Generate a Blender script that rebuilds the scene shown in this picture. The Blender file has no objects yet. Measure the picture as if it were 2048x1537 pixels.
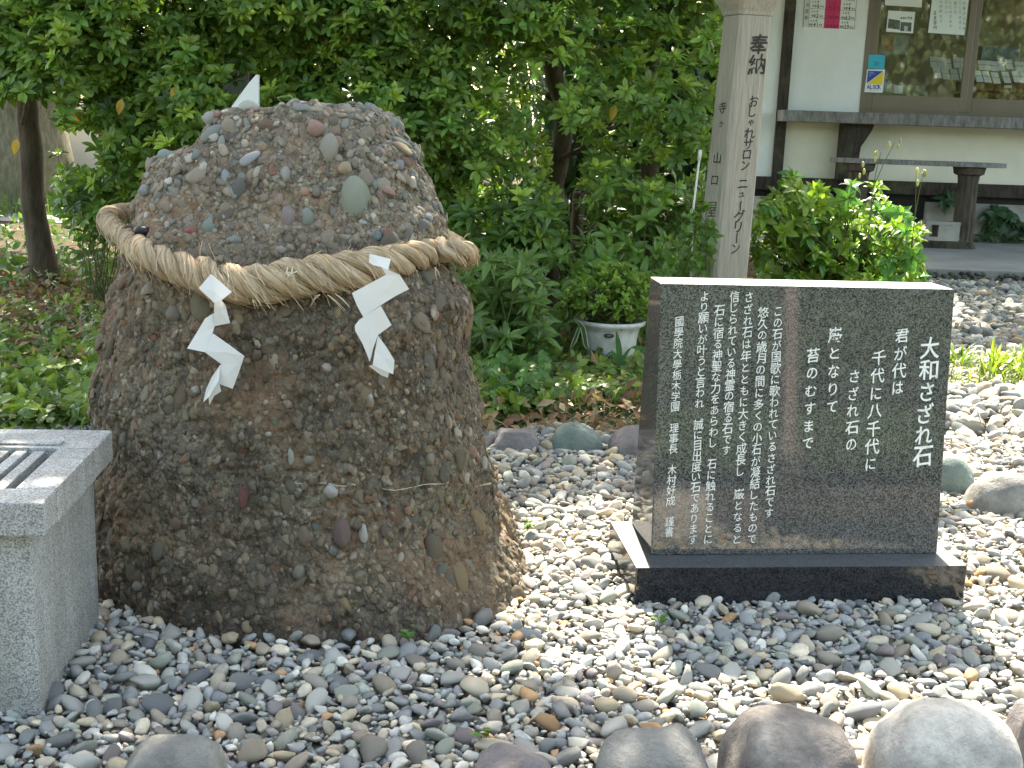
import bpy, bmesh, math, random
import numpy as np
from mathutils import Vector, Matrix
from mathutils.bvhtree import BVHTree

random.seed(7); rng = np.random.default_rng(7)
S = bpy.context.scene
COL = S.collection

# ------------------------------------------------------------------ camera
FPX, PITCH, ROLL, CH = 2393.4, 0.2161, 0.0346, 0.95
cF = np.array([0, math.cos(PITCH), -math.sin(PITCH)])
cR0 = np.array([1.0, 0, 0]); cD0 = np.cross(cF, cR0)
cR = cR0*math.cos(ROLL) - cD0*math.sin(ROLL)
cD = cR0*math.sin(ROLL) + cD0*math.cos(ROLL)
CO = np.array([0, 0, CH])
def ray(px, py): return cF + cR*(px-1024)/FPX + cD*(py-768.5)/FPX
def gnd(px, py, z=0.0):
    d = ray(px, py); return CO + d*((z-CH)/d[2])
def at(px, py, Y):
    d = ray(px, py); return CO + d*(Y/d[1])
def project(P):
    P = np.atleast_2d(P) - CO; z = P@cF
    return 1024+FPX*(P@cR)/z, 768.5+FPX*(P@cD)/z, z
cam = bpy.data.cameras.new('camera'); camo = bpy.data.objects.new('camera', cam); COL.objects.link(camo)
cam.sensor_width = 36; cam.lens = FPX/2048*36; cam.clip_start = .05; cam.clip_end = 400
m = Matrix(((cR[0], -cD[0], -cF[0], 0), (cR[1], -cD[1], -cF[1], 0), (cR[2], -cD[2], -cF[2], CH), (0, 0, 0, 1)))
camo.matrix_world = m
S.camera = camo

# ------------------------------------------------------------------ light
SUN = np.array([-0.02, 0.597, 0.802]); SUN /= np.linalg.norm(SUN)
W = bpy.data.worlds.new('World'); S.world = W; W.use_nodes = True
wn = W.node_tree.nodes; bg = wn['Background']
sky = wn.new('ShaderNodeTexSky'); sky.sky_type = 'NISHITA'; sky.sun_disc = False
sky.sun_elevation = math.asin(SUN[2]); sky.sun_rotation = math.atan2(SUN[0], SUN[1])
sky.air_density = 1.0; sky.dust_density = 2.0; sky.ozone_density = 1.0
wm = wn.new('ShaderNodeMix'); wm.data_type = 'RGBA'; wm.blend_type = 'MULTIPLY'; wm.inputs[0].default_value = 1; wm.inputs[7].default_value = (1.17, 1.0, .76, 1)   # hazy summer sky, white balance of the photograph
W.node_tree.links.new(sky.outputs[0], wm.inputs[6]); W.node_tree.links.new(wm.outputs[2], bg.inputs[0]); bg.inputs[1].default_value = 0.15
sl = bpy.data.lights.new('sun', 'SUN'); sl.energy = 4.1; sl.angle = math.radians(.55); sl.color = (1, .90, .75)
so = bpy.data.objects.new('sun', sl); COL.objects.link(so); so.location = (0, 8, 12)
so.rotation_euler = Vector(SUN).to_track_quat('Z', 'Y').to_euler()
S.view_settings.view_transform = 'Standard'; S.view_settings.look = 'None'
S.view_settings.gamma = 1; S.view_settings.use_curve_mapping = False
S.view_settings.exposure = 2.68

# ------------------------------------------------------------------ helpers
OFF = {}
def tag(o, label=None, cat=None, group=None, kind=None):
    if label: o['label'] = label
    if cat: o['category'] = cat
    if group: o['group'] = group
    if kind: o['kind'] = kind
    return o
def thing(name, loc, label, cat, group=None):
    o = bpy.data.objects.new(name, None); COL.objects.link(o); o.location = loc; o.empty_display_size = .1
    OFF[o] = np.array(loc, float); return tag(o, label, cat, group)
def link(o, parent=None):
    COL.objects.link(o)
    if parent is not None:
        o.parent = parent; OFF[o] = OFF.get(parent, np.zeros(3))
    return o
def mkmesh(name, V, F, mats, col=None, smooth=False, uv=None):
    me = bpy.data.meshes.new(name)
    V = np.asarray(V, np.float32); F = np.asarray(F, np.int32); k = F.shape[1]
    me.vertices.add(len(V)); me.vertices.foreach_set('co', V.ravel())
    me.loops.add(F.size); me.loops.foreach_set('vertex_index', F.ravel())
    me.polygons.add(len(F)); me.polygons.foreach_set('loop_start', np.arange(0, F.size, k, dtype=np.int32))
    me.polygons.foreach_set('use_smooth', np.full(len(F), smooth))
    me.update(calc_edges=True)
    if col is not None:
        a = me.color_attributes.new('Col', 'FLOAT_COLOR', 'POINT')
        c = np.ones((len(V), 4), np.float32); c[:, :3] = col; a.data.foreach_set('color', c.ravel())
    if uv is not None:
        l = me.uv_layers.new(name='UV'); l.data.foreach_set('uv', np.asarray(uv, np.float32)[F.ravel()].ravel())
    if mats is not None: me.materials.append(mats)
    return me
class Soup:
    def __init__(s): s.v = []; s.f = []; s.c = []; s.u = []; s.n = 0
    def add(s, V, F, c=(1, 1, 1), uv=None):
        V = np.asarray(V, float); F = np.asarray(F, int)
        if F.ndim == 2 and F.shape[1] == 4: F = np.vstack([F[:, [0, 1, 2]], F[:, [0, 2, 3]]])
        s.v.append(V); s.f.append(F+s.n); s.c.append(np.broadcast_to(np.asarray(c, float), (len(V), 3)))
        s.u.append(np.zeros((len(V), 2)) if uv is None else uv); s.n += len(V)
    def poly(s, P, c=(1, 1, 1)):
        n = len(P); s.add(P, [[0, i, i+1] for i in range(1, n-1)], c)
    def box(s, lo, hi, c=(1, 1, 1)):
        x0, y0, z0 = lo; x1, y1, z1 = hi
        s.hexa([(x0, y0, z0), (x1, y0, z0), (x1, y0, z1), (x0, y0, z1)], [(x0, y1, z0), (x1, y1, z0), (x1, y1, z1), (x0, y1, z1)], c)
    def hexa(s, A, B, c=(1, 1, 1)):       # front loop A, back loop B (ccw seen from front)
        n = len(A); V = list(map(tuple, A))+list(map(tuple, B))
        F = [[0, i, i+1] for i in range(1, n-1)] + [[n, n+i+1, n+i] for i in range(1, n-1)]
        for i in range(n):
            j = (i+1) % n; F += [[i, n+i, n+j], [i, n+j, j]]
        s.add(V, F, c)
    def tube(s, P, R, n=8, c=(1, 1, 1), cap=True):
        P = np.asarray(P, float); R = np.broadcast_to(np.asarray(R, float), (len(P),))
        T = np.gradient(P, axis=0); T /= np.linalg.norm(T, axis=1)[:, None]+1e-12
        up = np.array([0.31, 0.17, .93]); V = []
        x = np.cross(up, T[0]); x /= np.linalg.norm(x)
        for i in range(len(P)):
            x = x - T[i]*(x@T[i]); x /= np.linalg.norm(x); y = np.cross(T[i], x)
            a = np.arange(n)*2*math.pi/n
            V.append(P[i]+R[i]*(np.cos(a)[:, None]*x+np.sin(a)[:, None]*y))
        V = np.vstack(V); F = []
        for i in range(len(P)-1):
            for k in range(n):
                a, b = i*n+k, i*n+(k+1) % n; F += [[a, b, b+n], [a, b+n, a+n]]
        if cap:
            F += [[0, k+1, k] for k in range(1, n-1)]; o = (len(P)-1)*n; F += [[o, o+k, o+k+1] for k in range(1, n-1)]
        s.add(V, F, c)
    def build(s, name, mat, parent=None, smooth=False, loc=None, fixn=False):
        V = np.vstack(s.v); F = np.vstack(s.f); C = np.vstack(s.c); U = np.vstack(s.u)
        o0 = OFF.get(parent, np.zeros(3)) if parent is not None else (np.array(loc, float) if loc is not None else np.zeros(3))
        me = mkmesh(name, V-o0, F, mat, C, smooth, U)
        if fixn:
            bm = bmesh.new(); bm.from_mesh(me); bmesh.ops.remove_doubles(bm, verts=bm.verts, dist=1e-6)
            bmesh.ops.recalc_face_normals(bm, faces=bm.faces); bm.to_mesh(me); bm.free()
        o = bpy.data.objects.new(name, me); link(o, parent)
        if parent is None and loc is not None: o.location = loc; OFF[o] = o0
        return o
def bevel(o, w, seg=2):
    b = o.modifiers.new('bevel', 'BEVEL'); b.width = w; b.segments = seg; b.limit_method = 'ANGLE'; b.angle_limit = math.radians(40); return o

def _h(ix, iy, iz, s):
    n = (ix*374761393 + iy*668265263 + iz*2147483647 + s*974634777) & 0xffffffff
    n = ((n ^ (n >> 13))*1274126177) & 0xffffffff
    n = ((n ^ (n >> 16))*2246822519) & 0xffffffff
    return ((n ^ (n >> 15)) & 0xffffff)/0xffffff
def vnoise(P, s=0):
    P = np.asarray(P, float)+1000.0; I = np.floor(P).astype(np.int64); f = P-I; f = f*f*(3-2*f); r = 0
    for dx in (0, 1):
        for dy in (0, 1):
            for dz in (0, 1):
                w = (f[:, 0] if dx else 1-f[:, 0])*(f[:, 1] if dy else 1-f[:, 1])*(f[:, 2] if dz else 1-f[:, 2])
                r = r+w*_h(I[:, 0]+dx, I[:, 1]+dy, I[:, 2]+dz, s)
    return r*2-1
def fbm(P, s=0, o=3):
    r = 0; a = 1
    for k in range(o): r = r+a*vnoise(P*(2**k), s+k); a *= .5
    return r
def icos(sub):
    bm = bmesh.new(); bmesh.ops.create_icosphere(bm, subdivisions=sub, radius=1)
    V = np.array([v.co[:] for v in bm.verts]); F = np.array([[v.index for v in f.verts] for f in bm.faces]); bm.free(); return V, F
ICO = {k: icos(k) for k in (1, 2, 3, 4, 5)}
def rotm(axis, ang): return np.array(Matrix.Rotation(ang, 3, Vector(axis)))
def frame(n, roll=0.0):   # matrix whose z column is n
    n = np.asarray(n, float); n = n/np.linalg.norm(n); a = np.array([0, 0, 1.]) if abs(n[2]) < .9 else np.array([1., 0, 0])
    x = np.cross(a, n); x /= np.linalg.norm(x); y = np.cross(n, x)
    return np.column_stack([x*math.cos(roll)+y*math.sin(roll), -x*math.sin(roll)+y*math.cos(roll), n])

# ------------------------------------------------------------------ material tools
class Mat:
    def __init__(s, name, rough=.6, spec=.5, base=(.5, .5, .5)):
        s.m = bpy.data.materials.new(name); s.m.use_nodes = True; s.t = s.m.node_tree; s.b = s.t.nodes['Principled BSDF']
        s.b.inputs['Roughness'].default_value = rough; s.b.inputs['Specular IOR Level'].default_value = spec
        s.b.inputs['Base Color'].default_value = (*base, 1)
        s._tc = None
    def n(s, ty, **kw):
        x = s.t.nodes.new('ShaderNode'+ty)
        for k, v in kw.items():
            if k in x.inputs: s.set(x.inputs[k], v)
            else: setattr(x, k, v)
        return x
    def set(s, sock, v):
        if isinstance(v, bpy.types.NodeSocket): s.t.links.new(v, sock)
        else:
            if isinstance(v, tuple) and len(v) == 3 and sock.type == 'RGBA': v = (*v, 1)
            sock.default_value = v
    def co(s, k='Object'):
        if s._tc is None: s._tc = s.n('TexCoord')
        return s._tc.outputs[k]
    def mapped(s, scale, k='Object', rot=(0, 0, 0)):
        x = s.n('Mapping'); s.set(x.inputs['Vector'], s.co(k)); x.inputs['Scale'].default_value = scale; x.inputs['Rotation'].default_value = rot; return x.outputs[0]
    def noise(s, scale, detail=4, rough=.55, vec=None, out='Fac'):
        x = s.n('TexNoise', Scale=scale, Detail=detail, Roughness=rough); s.set(x.inputs['Vector'], vec if vec is not None else s.co()); return x.outputs[out]
    def vor(s, scale, out='Distance', vec=None, feature='F1', rnd=1.0):
        x = s.n('TexVoronoi', Scale=scale, feature=feature, Randomness=rnd); s.set(x.inputs['Vector'], vec if vec is not None else s.co()); return x.outputs[out]
    def ramp(s, fac, stops, interp='LINEAR'):
        x = s.n('ValToRGB'); s.set(x.inputs[0], fac); e = x.color_ramp.elements; x.color_ramp.interpolation = interp
        while len(e) < len(stops): e.new(.5)
        for k, (p, c) in enumerate(stops):
            e[k].position = p; e[k].color = (*c, 1) if isinstance(c, tuple) else (c, c, c, 1)
        return x.outputs[0]
    def mix(s, fac, a, b, mode='MIX'):
        x = s.n('Mix'); x.data_type = 'RGBA'; x.blend_type = mode
        s.set(x.inputs[0], fac); s.set(x.inputs[6], a); s.set(x.inputs[7], b); return x.outputs[2]
    def math(s, op, a, b=0.0):
        x = s.n('Math'); x.operation = op; s.set(x.inputs[0], a); s.set(x.inputs[1], b); return x.outputs[0]
    def base(s, v): s.set(s.b.inputs['Base Color'], v); return s
    def rough(s, v): s.set(s.b.inputs['Roughness'], v); return s
    def bump(s, h, dist=.01, st=1.0, prev=None):
        x = s.n('Bump', Height=h, Distance=dist, Strength=st)
        if prev is not None: s.set(x.inputs['Normal'], prev)
        s.set(s.b.inputs['Normal'], x.outputs[0]); return x.outputs[0]
    def attr(s, name='Col'):
        x = s.n('Attribute'); x.attribute_name = name; return x.outputs['Color']
    def obcol(s): return s.n('ObjectInfo').outputs['Color']
    def translucent(s, col, fac):
        t = s.n('BsdfTranslucent'); s.set(t.inputs[0], col); mx = s.n('MixShader'); mx.inputs[0].default_value = fac
        s.t.links.new(s.b.outputs[0], mx.inputs[1]); s.t.links.new(t.outputs[0], mx.inputs[2])
        s.t.links.new(mx.outputs[0], s.t.nodes['Material Output'].inputs[0]); return s
MT = {}
def simple(name, base, rough=.6, var=.25, scale=8, bumpd=0.0, bscale=60, spec=.4):
    if name in MT: return MT[name].m
    M = Mat(name, rough, spec)
    f = M.noise(scale, 5, .6)
    lo = tuple(c*(1-var) for c in base); hi = tuple(min(1, c*(1+var)) for c in base)
    M.base(M.ramp(f, [(.3, lo), (.7, hi)]))
    if bumpd: M.bump(M.noise(bscale, 4), bumpd)
    MT[name] = M; return M.m
def flat(name, base, rough=.6, spec=.3):
    if name not in MT: MT[name] = Mat(name, rough, spec, base)
    return MT[name].m

# pebbles: one colour per stone (attribute or object colour), grain and veins on top
def pebble_mat(name, src):
    M = Mat(name, .85, .18); c = M.attr() if src == 'a' else M.obcol()
    k = M.noise(70, 5, .7); c2 = M.mix(1, c, M.ramp(k, [(.25, .72), (.75, 1.22)]), 'MULTIPLY')
    v = M.noise(22, 3, .6); c3 = M.mix(M.ramp(v, [(.62, 0.0), (.72, .45)]), c2, (.5, .48, .44))
    M.base(c3); M.bump(M.noise(160, 4), .0012); return M.m
M_PEB_A = pebble_mat('pebble_stone', 'a'); M_PEB_O = pebble_mat('pebble_stone_single', 'o')

def leaf_mat(name, src, tr=.3, rough=.38, spec=.45):
    M = Mat(name, rough, spec); c = M.attr() if src == 'a' else M.mix(1, M.attr(), M.obcol(), 'MULTIPLY')
    c = M.mix(1, c, M.ramp(M.noise(9, 3), [(.3, .8), (.7, 1.2)]), 'MULTIPLY')
    M.base(c); tc = M.mix(1, c, (1.65, 1.85, .8), 'MULTIPLY'); M.translucent(tc, tr); return M.m
M_LEAF_A = leaf_mat('leaf_green', 'a'); M_LEAF_O = leaf_mat('leaf_green_cluster', 'o')
M_DRY = leaf_mat('dry_leaf', 'a', .15, .7, .2)

def bark_mat(name, base):
    M = Mat(name, .9, .2); f = M.noise(30, 6, .7, M.mapped((1, 1, .25)))
    c = M.ramp(f, [(.3, tuple(x*.5 for x in base)), (.7, tuple(x*1.5 for x in base))])
    M.base(M.mix(M.ramp(M.noise(5, 4), [(.55, 0.0), (.7, .5)]), c, (.12, .14, .07))); M.bump(f, .012); return M.m
M_BARK = bark_mat('bark', (.10, .075, .055)); M_BARK2 = bark_mat('bark_mossy', (.17, .16, .11))

def granite_mat(name, dark, mid, light, rough=.55, scale=420, spec=.5):
    M = Mat(name, rough, spec)
    a = M.noise(scale, 2, .7); b = M.vor(scale*.75, 'Color')
    g = M.n('SeparateColor'); M.set(g.inputs[0], b)
    c = M.ramp(M.math('ADD', M.math('MULTIPLY', a, .5), M.math('MULTIPLY', g.outputs[0], .5)), [(.28, dark), (.45, mid), (.68, light)])
    c = M.mix(1, c, M.ramp(M.noise(3, 4), [(.3, .88), (.7, 1.08)]), 'MULTIPLY')
    M.base(c); MT[name] = M; return M
G1 = granite_mat('grey_granite', (.17, .17, .172), (.35, .352, .35), (.52, .52, .51), .62, 620)
_x = G1.n('SeparateXYZ'); G1.set(_x.inputs[0], G1.co()); _m = G1.n('MapRange'); G1.set(_m.inputs[0], G1.math('ADD', _x.outputs[2], G1.math('MULTIPLY', G1.noise(11, 4), .16))); _m.inputs[1].default_value = .03; _m.inputs[2].default_value = .20
_b = G1.b.inputs['Base Color'].links[0].from_socket; _st = G1.ramp(G1.noise(5, 5, .65, G1.mapped((3, 3, .5))), [(.4, (.80, .78, .73)), (.65, (1.05, 1.05, 1.04))])
G1.base(G1.mix(_m.outputs[0], G1.mix(1, _b, (.62, .61, .56), 'MULTIPLY'), G1.mix(1, _b, _st, 'MULTIPLY'))); G1.bump(G1.noise(600, 3), .0008)
# polished black granite with dusty streaks
G2 = granite_mat('polished_black_granite', (.018, .018, .018), (.07, .069, .064), (.16, .158, .148), .1, 600, .62)
G2.rough(G2.ramp(G2.noise(7, 5, .6), [(.35, .03), (.75, .08)]))
G3 = granite_mat('black_granite_base', (.010, .011, .014), (.020, .021, .025), (.045, .045, .048), .10, 600, .5)

# ------------------------------------------------------------------ ground
M = Mat('soil', .95, .1)
f = M.noise(6, 8, .7); c = M.ramp(f, [(.3, (.035, .027, .010)), (.55, (.075, .058, .038)), (.75, (.12, .10, .07))])
M.base(M.mix(M.ramp(M.noise(1.1, 4), [(.45, 0.0), (.6, .8)]), c, (.045, .07, .022))); M.bump(M.noise(35, 6), .03)
M_SOIL = M.m
s = Soup(); s.poly([(-150, -90, -.03), (150, -90, -.03), (150, 150, -.03), (-150, 150, -.03)])
ground = tag(s.build('ground', M_SOIL), kind='structure')
M = Mat('gravel_dust', .95, .1)
M.base(M.ramp(M.vor(60, 'Color'), [(.1, (.10, .10, .098)), (.9, (.26, .255, .24))])); M.bump(M.vor(60), .01); M_GDUST = M.m
YB = 3.62      # back edge of the near gravel
s = Soup(); s.poly([(-4, 1.2, -.018), (6, 1.2, -.018), (6, YB+.1, -.018), (-4, YB+.1, -.018)]); s.poly([(1.15, YB+.1, -.018), (6, YB+.1, -.018), (6, 8.0, -.018), (1.55, 8.0, -.018)])
gravel_bed = tag(s.build('gravel_bed', M_GDUST), kind='structure')
M = Mat('path_earth', .9, .2); M.base(M.ramp(M.noise(9, 8, .7), [(.3, (.20, .16, .12)), (.7, (.33, .28, .22))])); M.bump(M.noise(50, 6), .01)
s = Soup(); s.poly([(-12, -3.0, -.024), (.55, -3.0, -.024), (.55, .3, -.024), (14, .3, -.024), (14, 1.25, -.024), (-12, 1.25, -.024)])
tag(s.build('path', M.m), kind='structure')
M = Mat('asphalt', .9, .2); M.base(M.ramp(M.noise(40, 8, .7), [(.3, (.16, .16, .16)), (.7, (.27, .27, .265))]))
s = Soup(); s.poly([(-20, 10.2, -.024), (1.3, 10.2, -.024), (1.3, 17, -.024), (-20, 17, -.024)])
tag(s.build('road', M.m), kind='structure')

# ------------------------------------------------------------------ geometry of stele (needed as footprint)
YAW, SX0, SY0 = 0.112, 0.2626, 2.2781
WB, DB, HB = .7019, .2865, .0796
ssx, ssy, sw, stb, shs, slean, stt = .0464, .0718, .6214, .1982, .5602, .054, .1027
cy_, sy_ = math.cos(YAW), math.sin(YAW)
def SL(a, b, z): return np.array([SX0+a*cy_-b*sy_, SY0+a*sy_+b*cy_, z])
def stele_local(X, Y): return (X-SX0)*cy_+(Y-SY0)*sy_, -(X-SX0)*sy_+(Y-SY0)*cy_

# ------------------------------------------------------------------ THE ROCK
lev = [(1300, 186, 1092), (1215, 188, 1084), (1150, 190, 1070), (1090, 192, 1048), (1030, 195, 1014), (960, 195, 988), (870, 182, 970), (760, 181, 955),
       (680, 197, 942), (600, 215, 940), (560, 228, 928), (520, 236, 905), (470, 247, 893), (400, 262, 884), (355, 283, 862), (308, 318, 840), (285, 350, 832), (268, 384, 824), (250, 402, 812), (225, 432, 794), (208, 462, 776), (199, 500, 755)]
zs, xl, xr = [], [], []
for py, l, r in lev:
    Yc = 2.43+.12*(1-(py-198)/1100)
    a, b = at(l, py, Yc), at(r, py, Yc); zs.append((a[2]+b[2])/2); xl.append(a[0]); xr.append(b[0])
zs, xl, xr = map(np.array, (zs, xl, xr))
ztop = zs[-1]
yf_z = np.array([-.1, 0, .15, .35, .55, .66, .76, .86, .95, ztop]); yf_y = np.array([2.025, 2.04, 2.10, 2.15, 2.185, 2.22, 2.30, 2.35, 2.42, 2.47])
NT, NZ = 560, 330
zz = np.concatenate([np.linspace(-.08, ztop, NZ-40), np.full(40, ztop)])
cap = np.concatenate([np.ones(NZ-40), np.linspace(.985, 0.0, 40)])
th = np.linspace(0, 2*math.pi, NT, endpoint=False)
def sgnpow(x, p): return np.sign(x)*np.abs(x)**p
ctr = np.array([(xl[0]+xr[0])/2, 2.42, 0])
def rock_points():
    V = np.zeros((NZ, NT, 3))
    for i in range(NZ):
        z = zz[i]; L_, R_ = np.interp(z, zs, xl), np.interp(z, zs, xr); yf = np.interp(z, yf_z, yf_y); yb = 2.78-.14*max(0, z)
        cx, ax = (L_+R_)/2, (R_-L_)/2; cyy, ay = (yf+yb)/2, (yb-yf)/2
        e = 2/2.7
        u = sgnpow(np.cos(th), e); v = sgnpow(np.sin(th), e)
        V[i, :, 0] = cx+ax*u*cap[i]; V[i, :, 1] = cyy+ay*v*cap[i]
        V[i, :, 1] += np.where(v < 0, -v, 0)*cap[i]*(np.maximum(0, -u-.1)*.10+np.maximum(0, u-.45)*.16)*np.clip(1-z/.6, 0, 1)
        V[i, :, 2] = z+(1-cap[i]**2)*.010
    P = V.reshape(-1, 3)
    nrm = P-ctr; nrm[:, 2] = np.clip((P[:, 2]-.6)*.8, 0, 1)*.6; nrm /= np.linalg.norm(nrm, axis=1)[:, None]
    Pv = P*np.array([1, 1, .62])      # flutes run a little upright, as in the photograph
    d = .017*fbm(P*5.5, 3, 2)+.011*fbm(Pv*16, 9, 3)+.011*(np.abs(fbm(Pv*36, 20, 2))-.35)+.004*fbm(P*110, 31, 2)
    up = np.clip((P[:, 2]-.62)/.1, 0, 1)
    d += up*.005*fbm(P*14, 50, 2)
    return V, P+nrm*d[:, None]
for it in range(3):      # match the outline of the real stone
    V, P = rock_points(); a, b, _ = project(P)
    for k, (py, l, r_) in enumerate(lev):
        q = np.abs(b-py) < 9
        if q.sum() < 50: continue
        sc_ = FPX/2.55; w_ = .9*np.clip((1090-py)/250, 0, 1); xl[k] += (l-a[q].min())/sc_*w_; xr[k] += (r_-a[q].max())/sc_*w_
    zk = (204-b.min())/(FPX/2.55)/(ztop-.5); zs = np.where(zs > .5, zs-(zs-.5)*zk, zs); zz = np.where(zz > .5, zz-(zz-.5)*zk, zz); ztop = zs[-1]
idx = np.arange(NZ*NT).reshape(NZ, NT); a = idx[:-1]; b = np.roll(idx, -1, 1)[:-1]; c = np.roll(idx, -1, 1)[1:]; dd = idx[1:]
RF = np.stack([a, b, c, dd], -1).reshape(-1, 4)
bvh = BVHTree.FromPolygons([tuple(p) for p in P[:, :]], [tuple(int(k) for k in f) for f in RF[::1]])
def hitrock(px, py):
    h = bvh.ray_cast(Vector(CO), Vector(ray(px, py)).normalized())
    return (np.array(h[0]), np.array(h[1])) if h[0] is not None else (None, None)
M = Mat('conglomerate', .8, .3)
vs = M.mapped((1, 1, .7)); wob = M.n('VectorMath', operation='ADD'); M.set(wob.inputs[0], vs)
wn_ = M.n('VectorMath', operation='SCALE'); M.set(wn_.inputs[0], M.noise(28, 3, .6, out='Color')); wn_.inputs['Scale'].default_value = .02; M.set(wob.inputs[1], wn_.outputs[0])
wv = wob.outputs[0]
pal = [(0, (.060, .046, .032)), (.15, (.12, .098, .066)), (.3, (.15, .122, .085)), (.45, (.085, .075, .056)), (.58, (.155, .10, .062)), (.7, (.175, .155, .115)), (.84, (.105, .105, .08)), (.95, (.22, .19, .145)), (.992, (.34, .31, .25))]
def sep(col):
    g = M.n('SeparateColor'); M.set(g.inputs[0], col); return g.outputs[0]
c1 = M.ramp(sep(M.vor(42, 'Color', wv)), pal, 'CONSTANT'); d1 = M.vor(42, 'Distance', wv)
c2 = M.ramp(sep(M.vor(105, 'Color', wv)), pal, 'CONSTANT'); d2 = M.vor(105, 'Distance', wv)
c3 = M.ramp(sep(M.vor(240, 'Color', wv)), pal, 'CONSTANT')
mt = M.ramp(M.noise(9, 6, .65), [(.3, (.065, .052, .04)), (.55, (.12, .10, .078)), (.75, (.17, .145, .11))])
cc = M.mix(.25, mt, c3); cc = M.mix(M.ramp(d2, [(.35, .75), (.5, 0.0)]), cc, c2); cc = M.mix(M.ramp(d1, [(.32, .7), (.46, 0.0)]), cc, c1)
e1 = M.vor(42, 'Distance', wv, 'DISTANCE_TO_EDGE'); e2 = M.vor(105, 'Distance', wv, 'DISTANCE_TO_EDGE')
cc = M.mix(1, cc, M.ramp(e1, [(.0, .45), (.07, 1.0)]), 'MULTIPLY'); cc = M.mix(1, cc, M.ramp(e2, [(.0, .62), (.06, 1.0)]), 'MULTIPLY')
cc = M.mix(1, cc, M.ramp(M.noise(3.2, 5, .6), [(.3, (.72, .70, .66)), (.5, (1.0, 1.0, 1.0)), (.7, (1.30, 1.26, 1.16))]), 'MULTIPLY')
# rusty and lichen stains, greyer dry crown with skylight painted in
cc = M.mix(M.ramp(M.noise(4.5, 5, .6), [(.52, 0.0), (.68, .45)]), cc, (.20, .11, .055))
lich = M.math('MULTIPLY', M.ramp(M.noise(6, 3), [(.5, 0.0), (.62, 1.0)]), M.ramp(M.noise(85, 4), [(.52, 0.0), (.62, .8)]))
cc = M.mix(M.math('MULTIPLY', lich, .6), cc, (.27, .27, .20))
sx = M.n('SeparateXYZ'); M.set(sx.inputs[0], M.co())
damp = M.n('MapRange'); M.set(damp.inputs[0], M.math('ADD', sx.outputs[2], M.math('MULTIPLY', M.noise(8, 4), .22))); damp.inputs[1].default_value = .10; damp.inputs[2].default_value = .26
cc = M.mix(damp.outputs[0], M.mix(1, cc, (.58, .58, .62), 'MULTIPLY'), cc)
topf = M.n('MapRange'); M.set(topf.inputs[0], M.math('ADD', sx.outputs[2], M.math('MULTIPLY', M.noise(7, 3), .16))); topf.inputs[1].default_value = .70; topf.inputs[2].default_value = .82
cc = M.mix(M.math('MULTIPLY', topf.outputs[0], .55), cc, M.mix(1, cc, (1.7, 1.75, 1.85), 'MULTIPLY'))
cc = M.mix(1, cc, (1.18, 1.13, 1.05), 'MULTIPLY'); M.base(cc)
hh = M.math('ADD', M.math('ADD', M.math('MULTIPLY', d1, -.55), M.math('MULTIPLY', d2, -.3)), M.math('MULTIPLY', M.noise(90, 6, .7), .5))
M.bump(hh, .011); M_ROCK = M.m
rloc = (float((xl[1]+xr[1])/2), 2.42, 0.0)
rock = thing('sacred_boulder', rloc, 'tall brown conglomerate boulder full of pebbles, ringed by a thick straw rope', 'boulder')
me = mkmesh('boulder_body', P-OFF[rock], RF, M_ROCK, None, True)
body = bpy.data.objects.new('boulder_body', me); link(body, rock)

def pebshape(k, sub, cuts=5, lump=.10, lo=.62):
    r = np.random.default_rng(k); V, F = ICO[sub]; V = V.copy()
    for _ in range(cuts):
        n = r.normal(size=3); n /= np.linalg.norm(n); dcut = r.uniform(lo, .92); q = V@n; V -= np.outer(np.maximum(0, q-dcut), n)*.92
    V = V*(1+lump*fbm(V*1.3+k*7.3, k, 2))[:, None]
    return V/np.abs(V).max(0), F
PEB2 = [pebshape(k, 2, 11, .18, .36) if k % 4 else pebshape(k, 2, 4, .12, .6) for k in range(24)]; PEB1 = [pebshape(k, 1, 2) for k in range(12)]
PEBM = [mkmesh('pebble', V, F, M_PEB_O, None, True) for V, F in PEB2]
PEB3 = [pebshape(k+50, 3, 3, .08) for k in range(6)]; PEBM3 = [mkmesh('pebble', V, F, M_PEB_O, None, True) for V, F in PEB3]
def put(me, name, parent, R, loc, sc, color=None):
    o = bpy.data.objects.new(name, me); link(o, parent)
    Mx = np.eye(4); Mx[:3, :3] = R@np.diag(sc); Mx[:3, 3] = np.asarray(loc)-OFF.get(parent, np.zeros(3))
    o.matrix_local = Matrix(Mx.tolist())
    if color is not None: o.color = (*color, 1)
    return o
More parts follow.
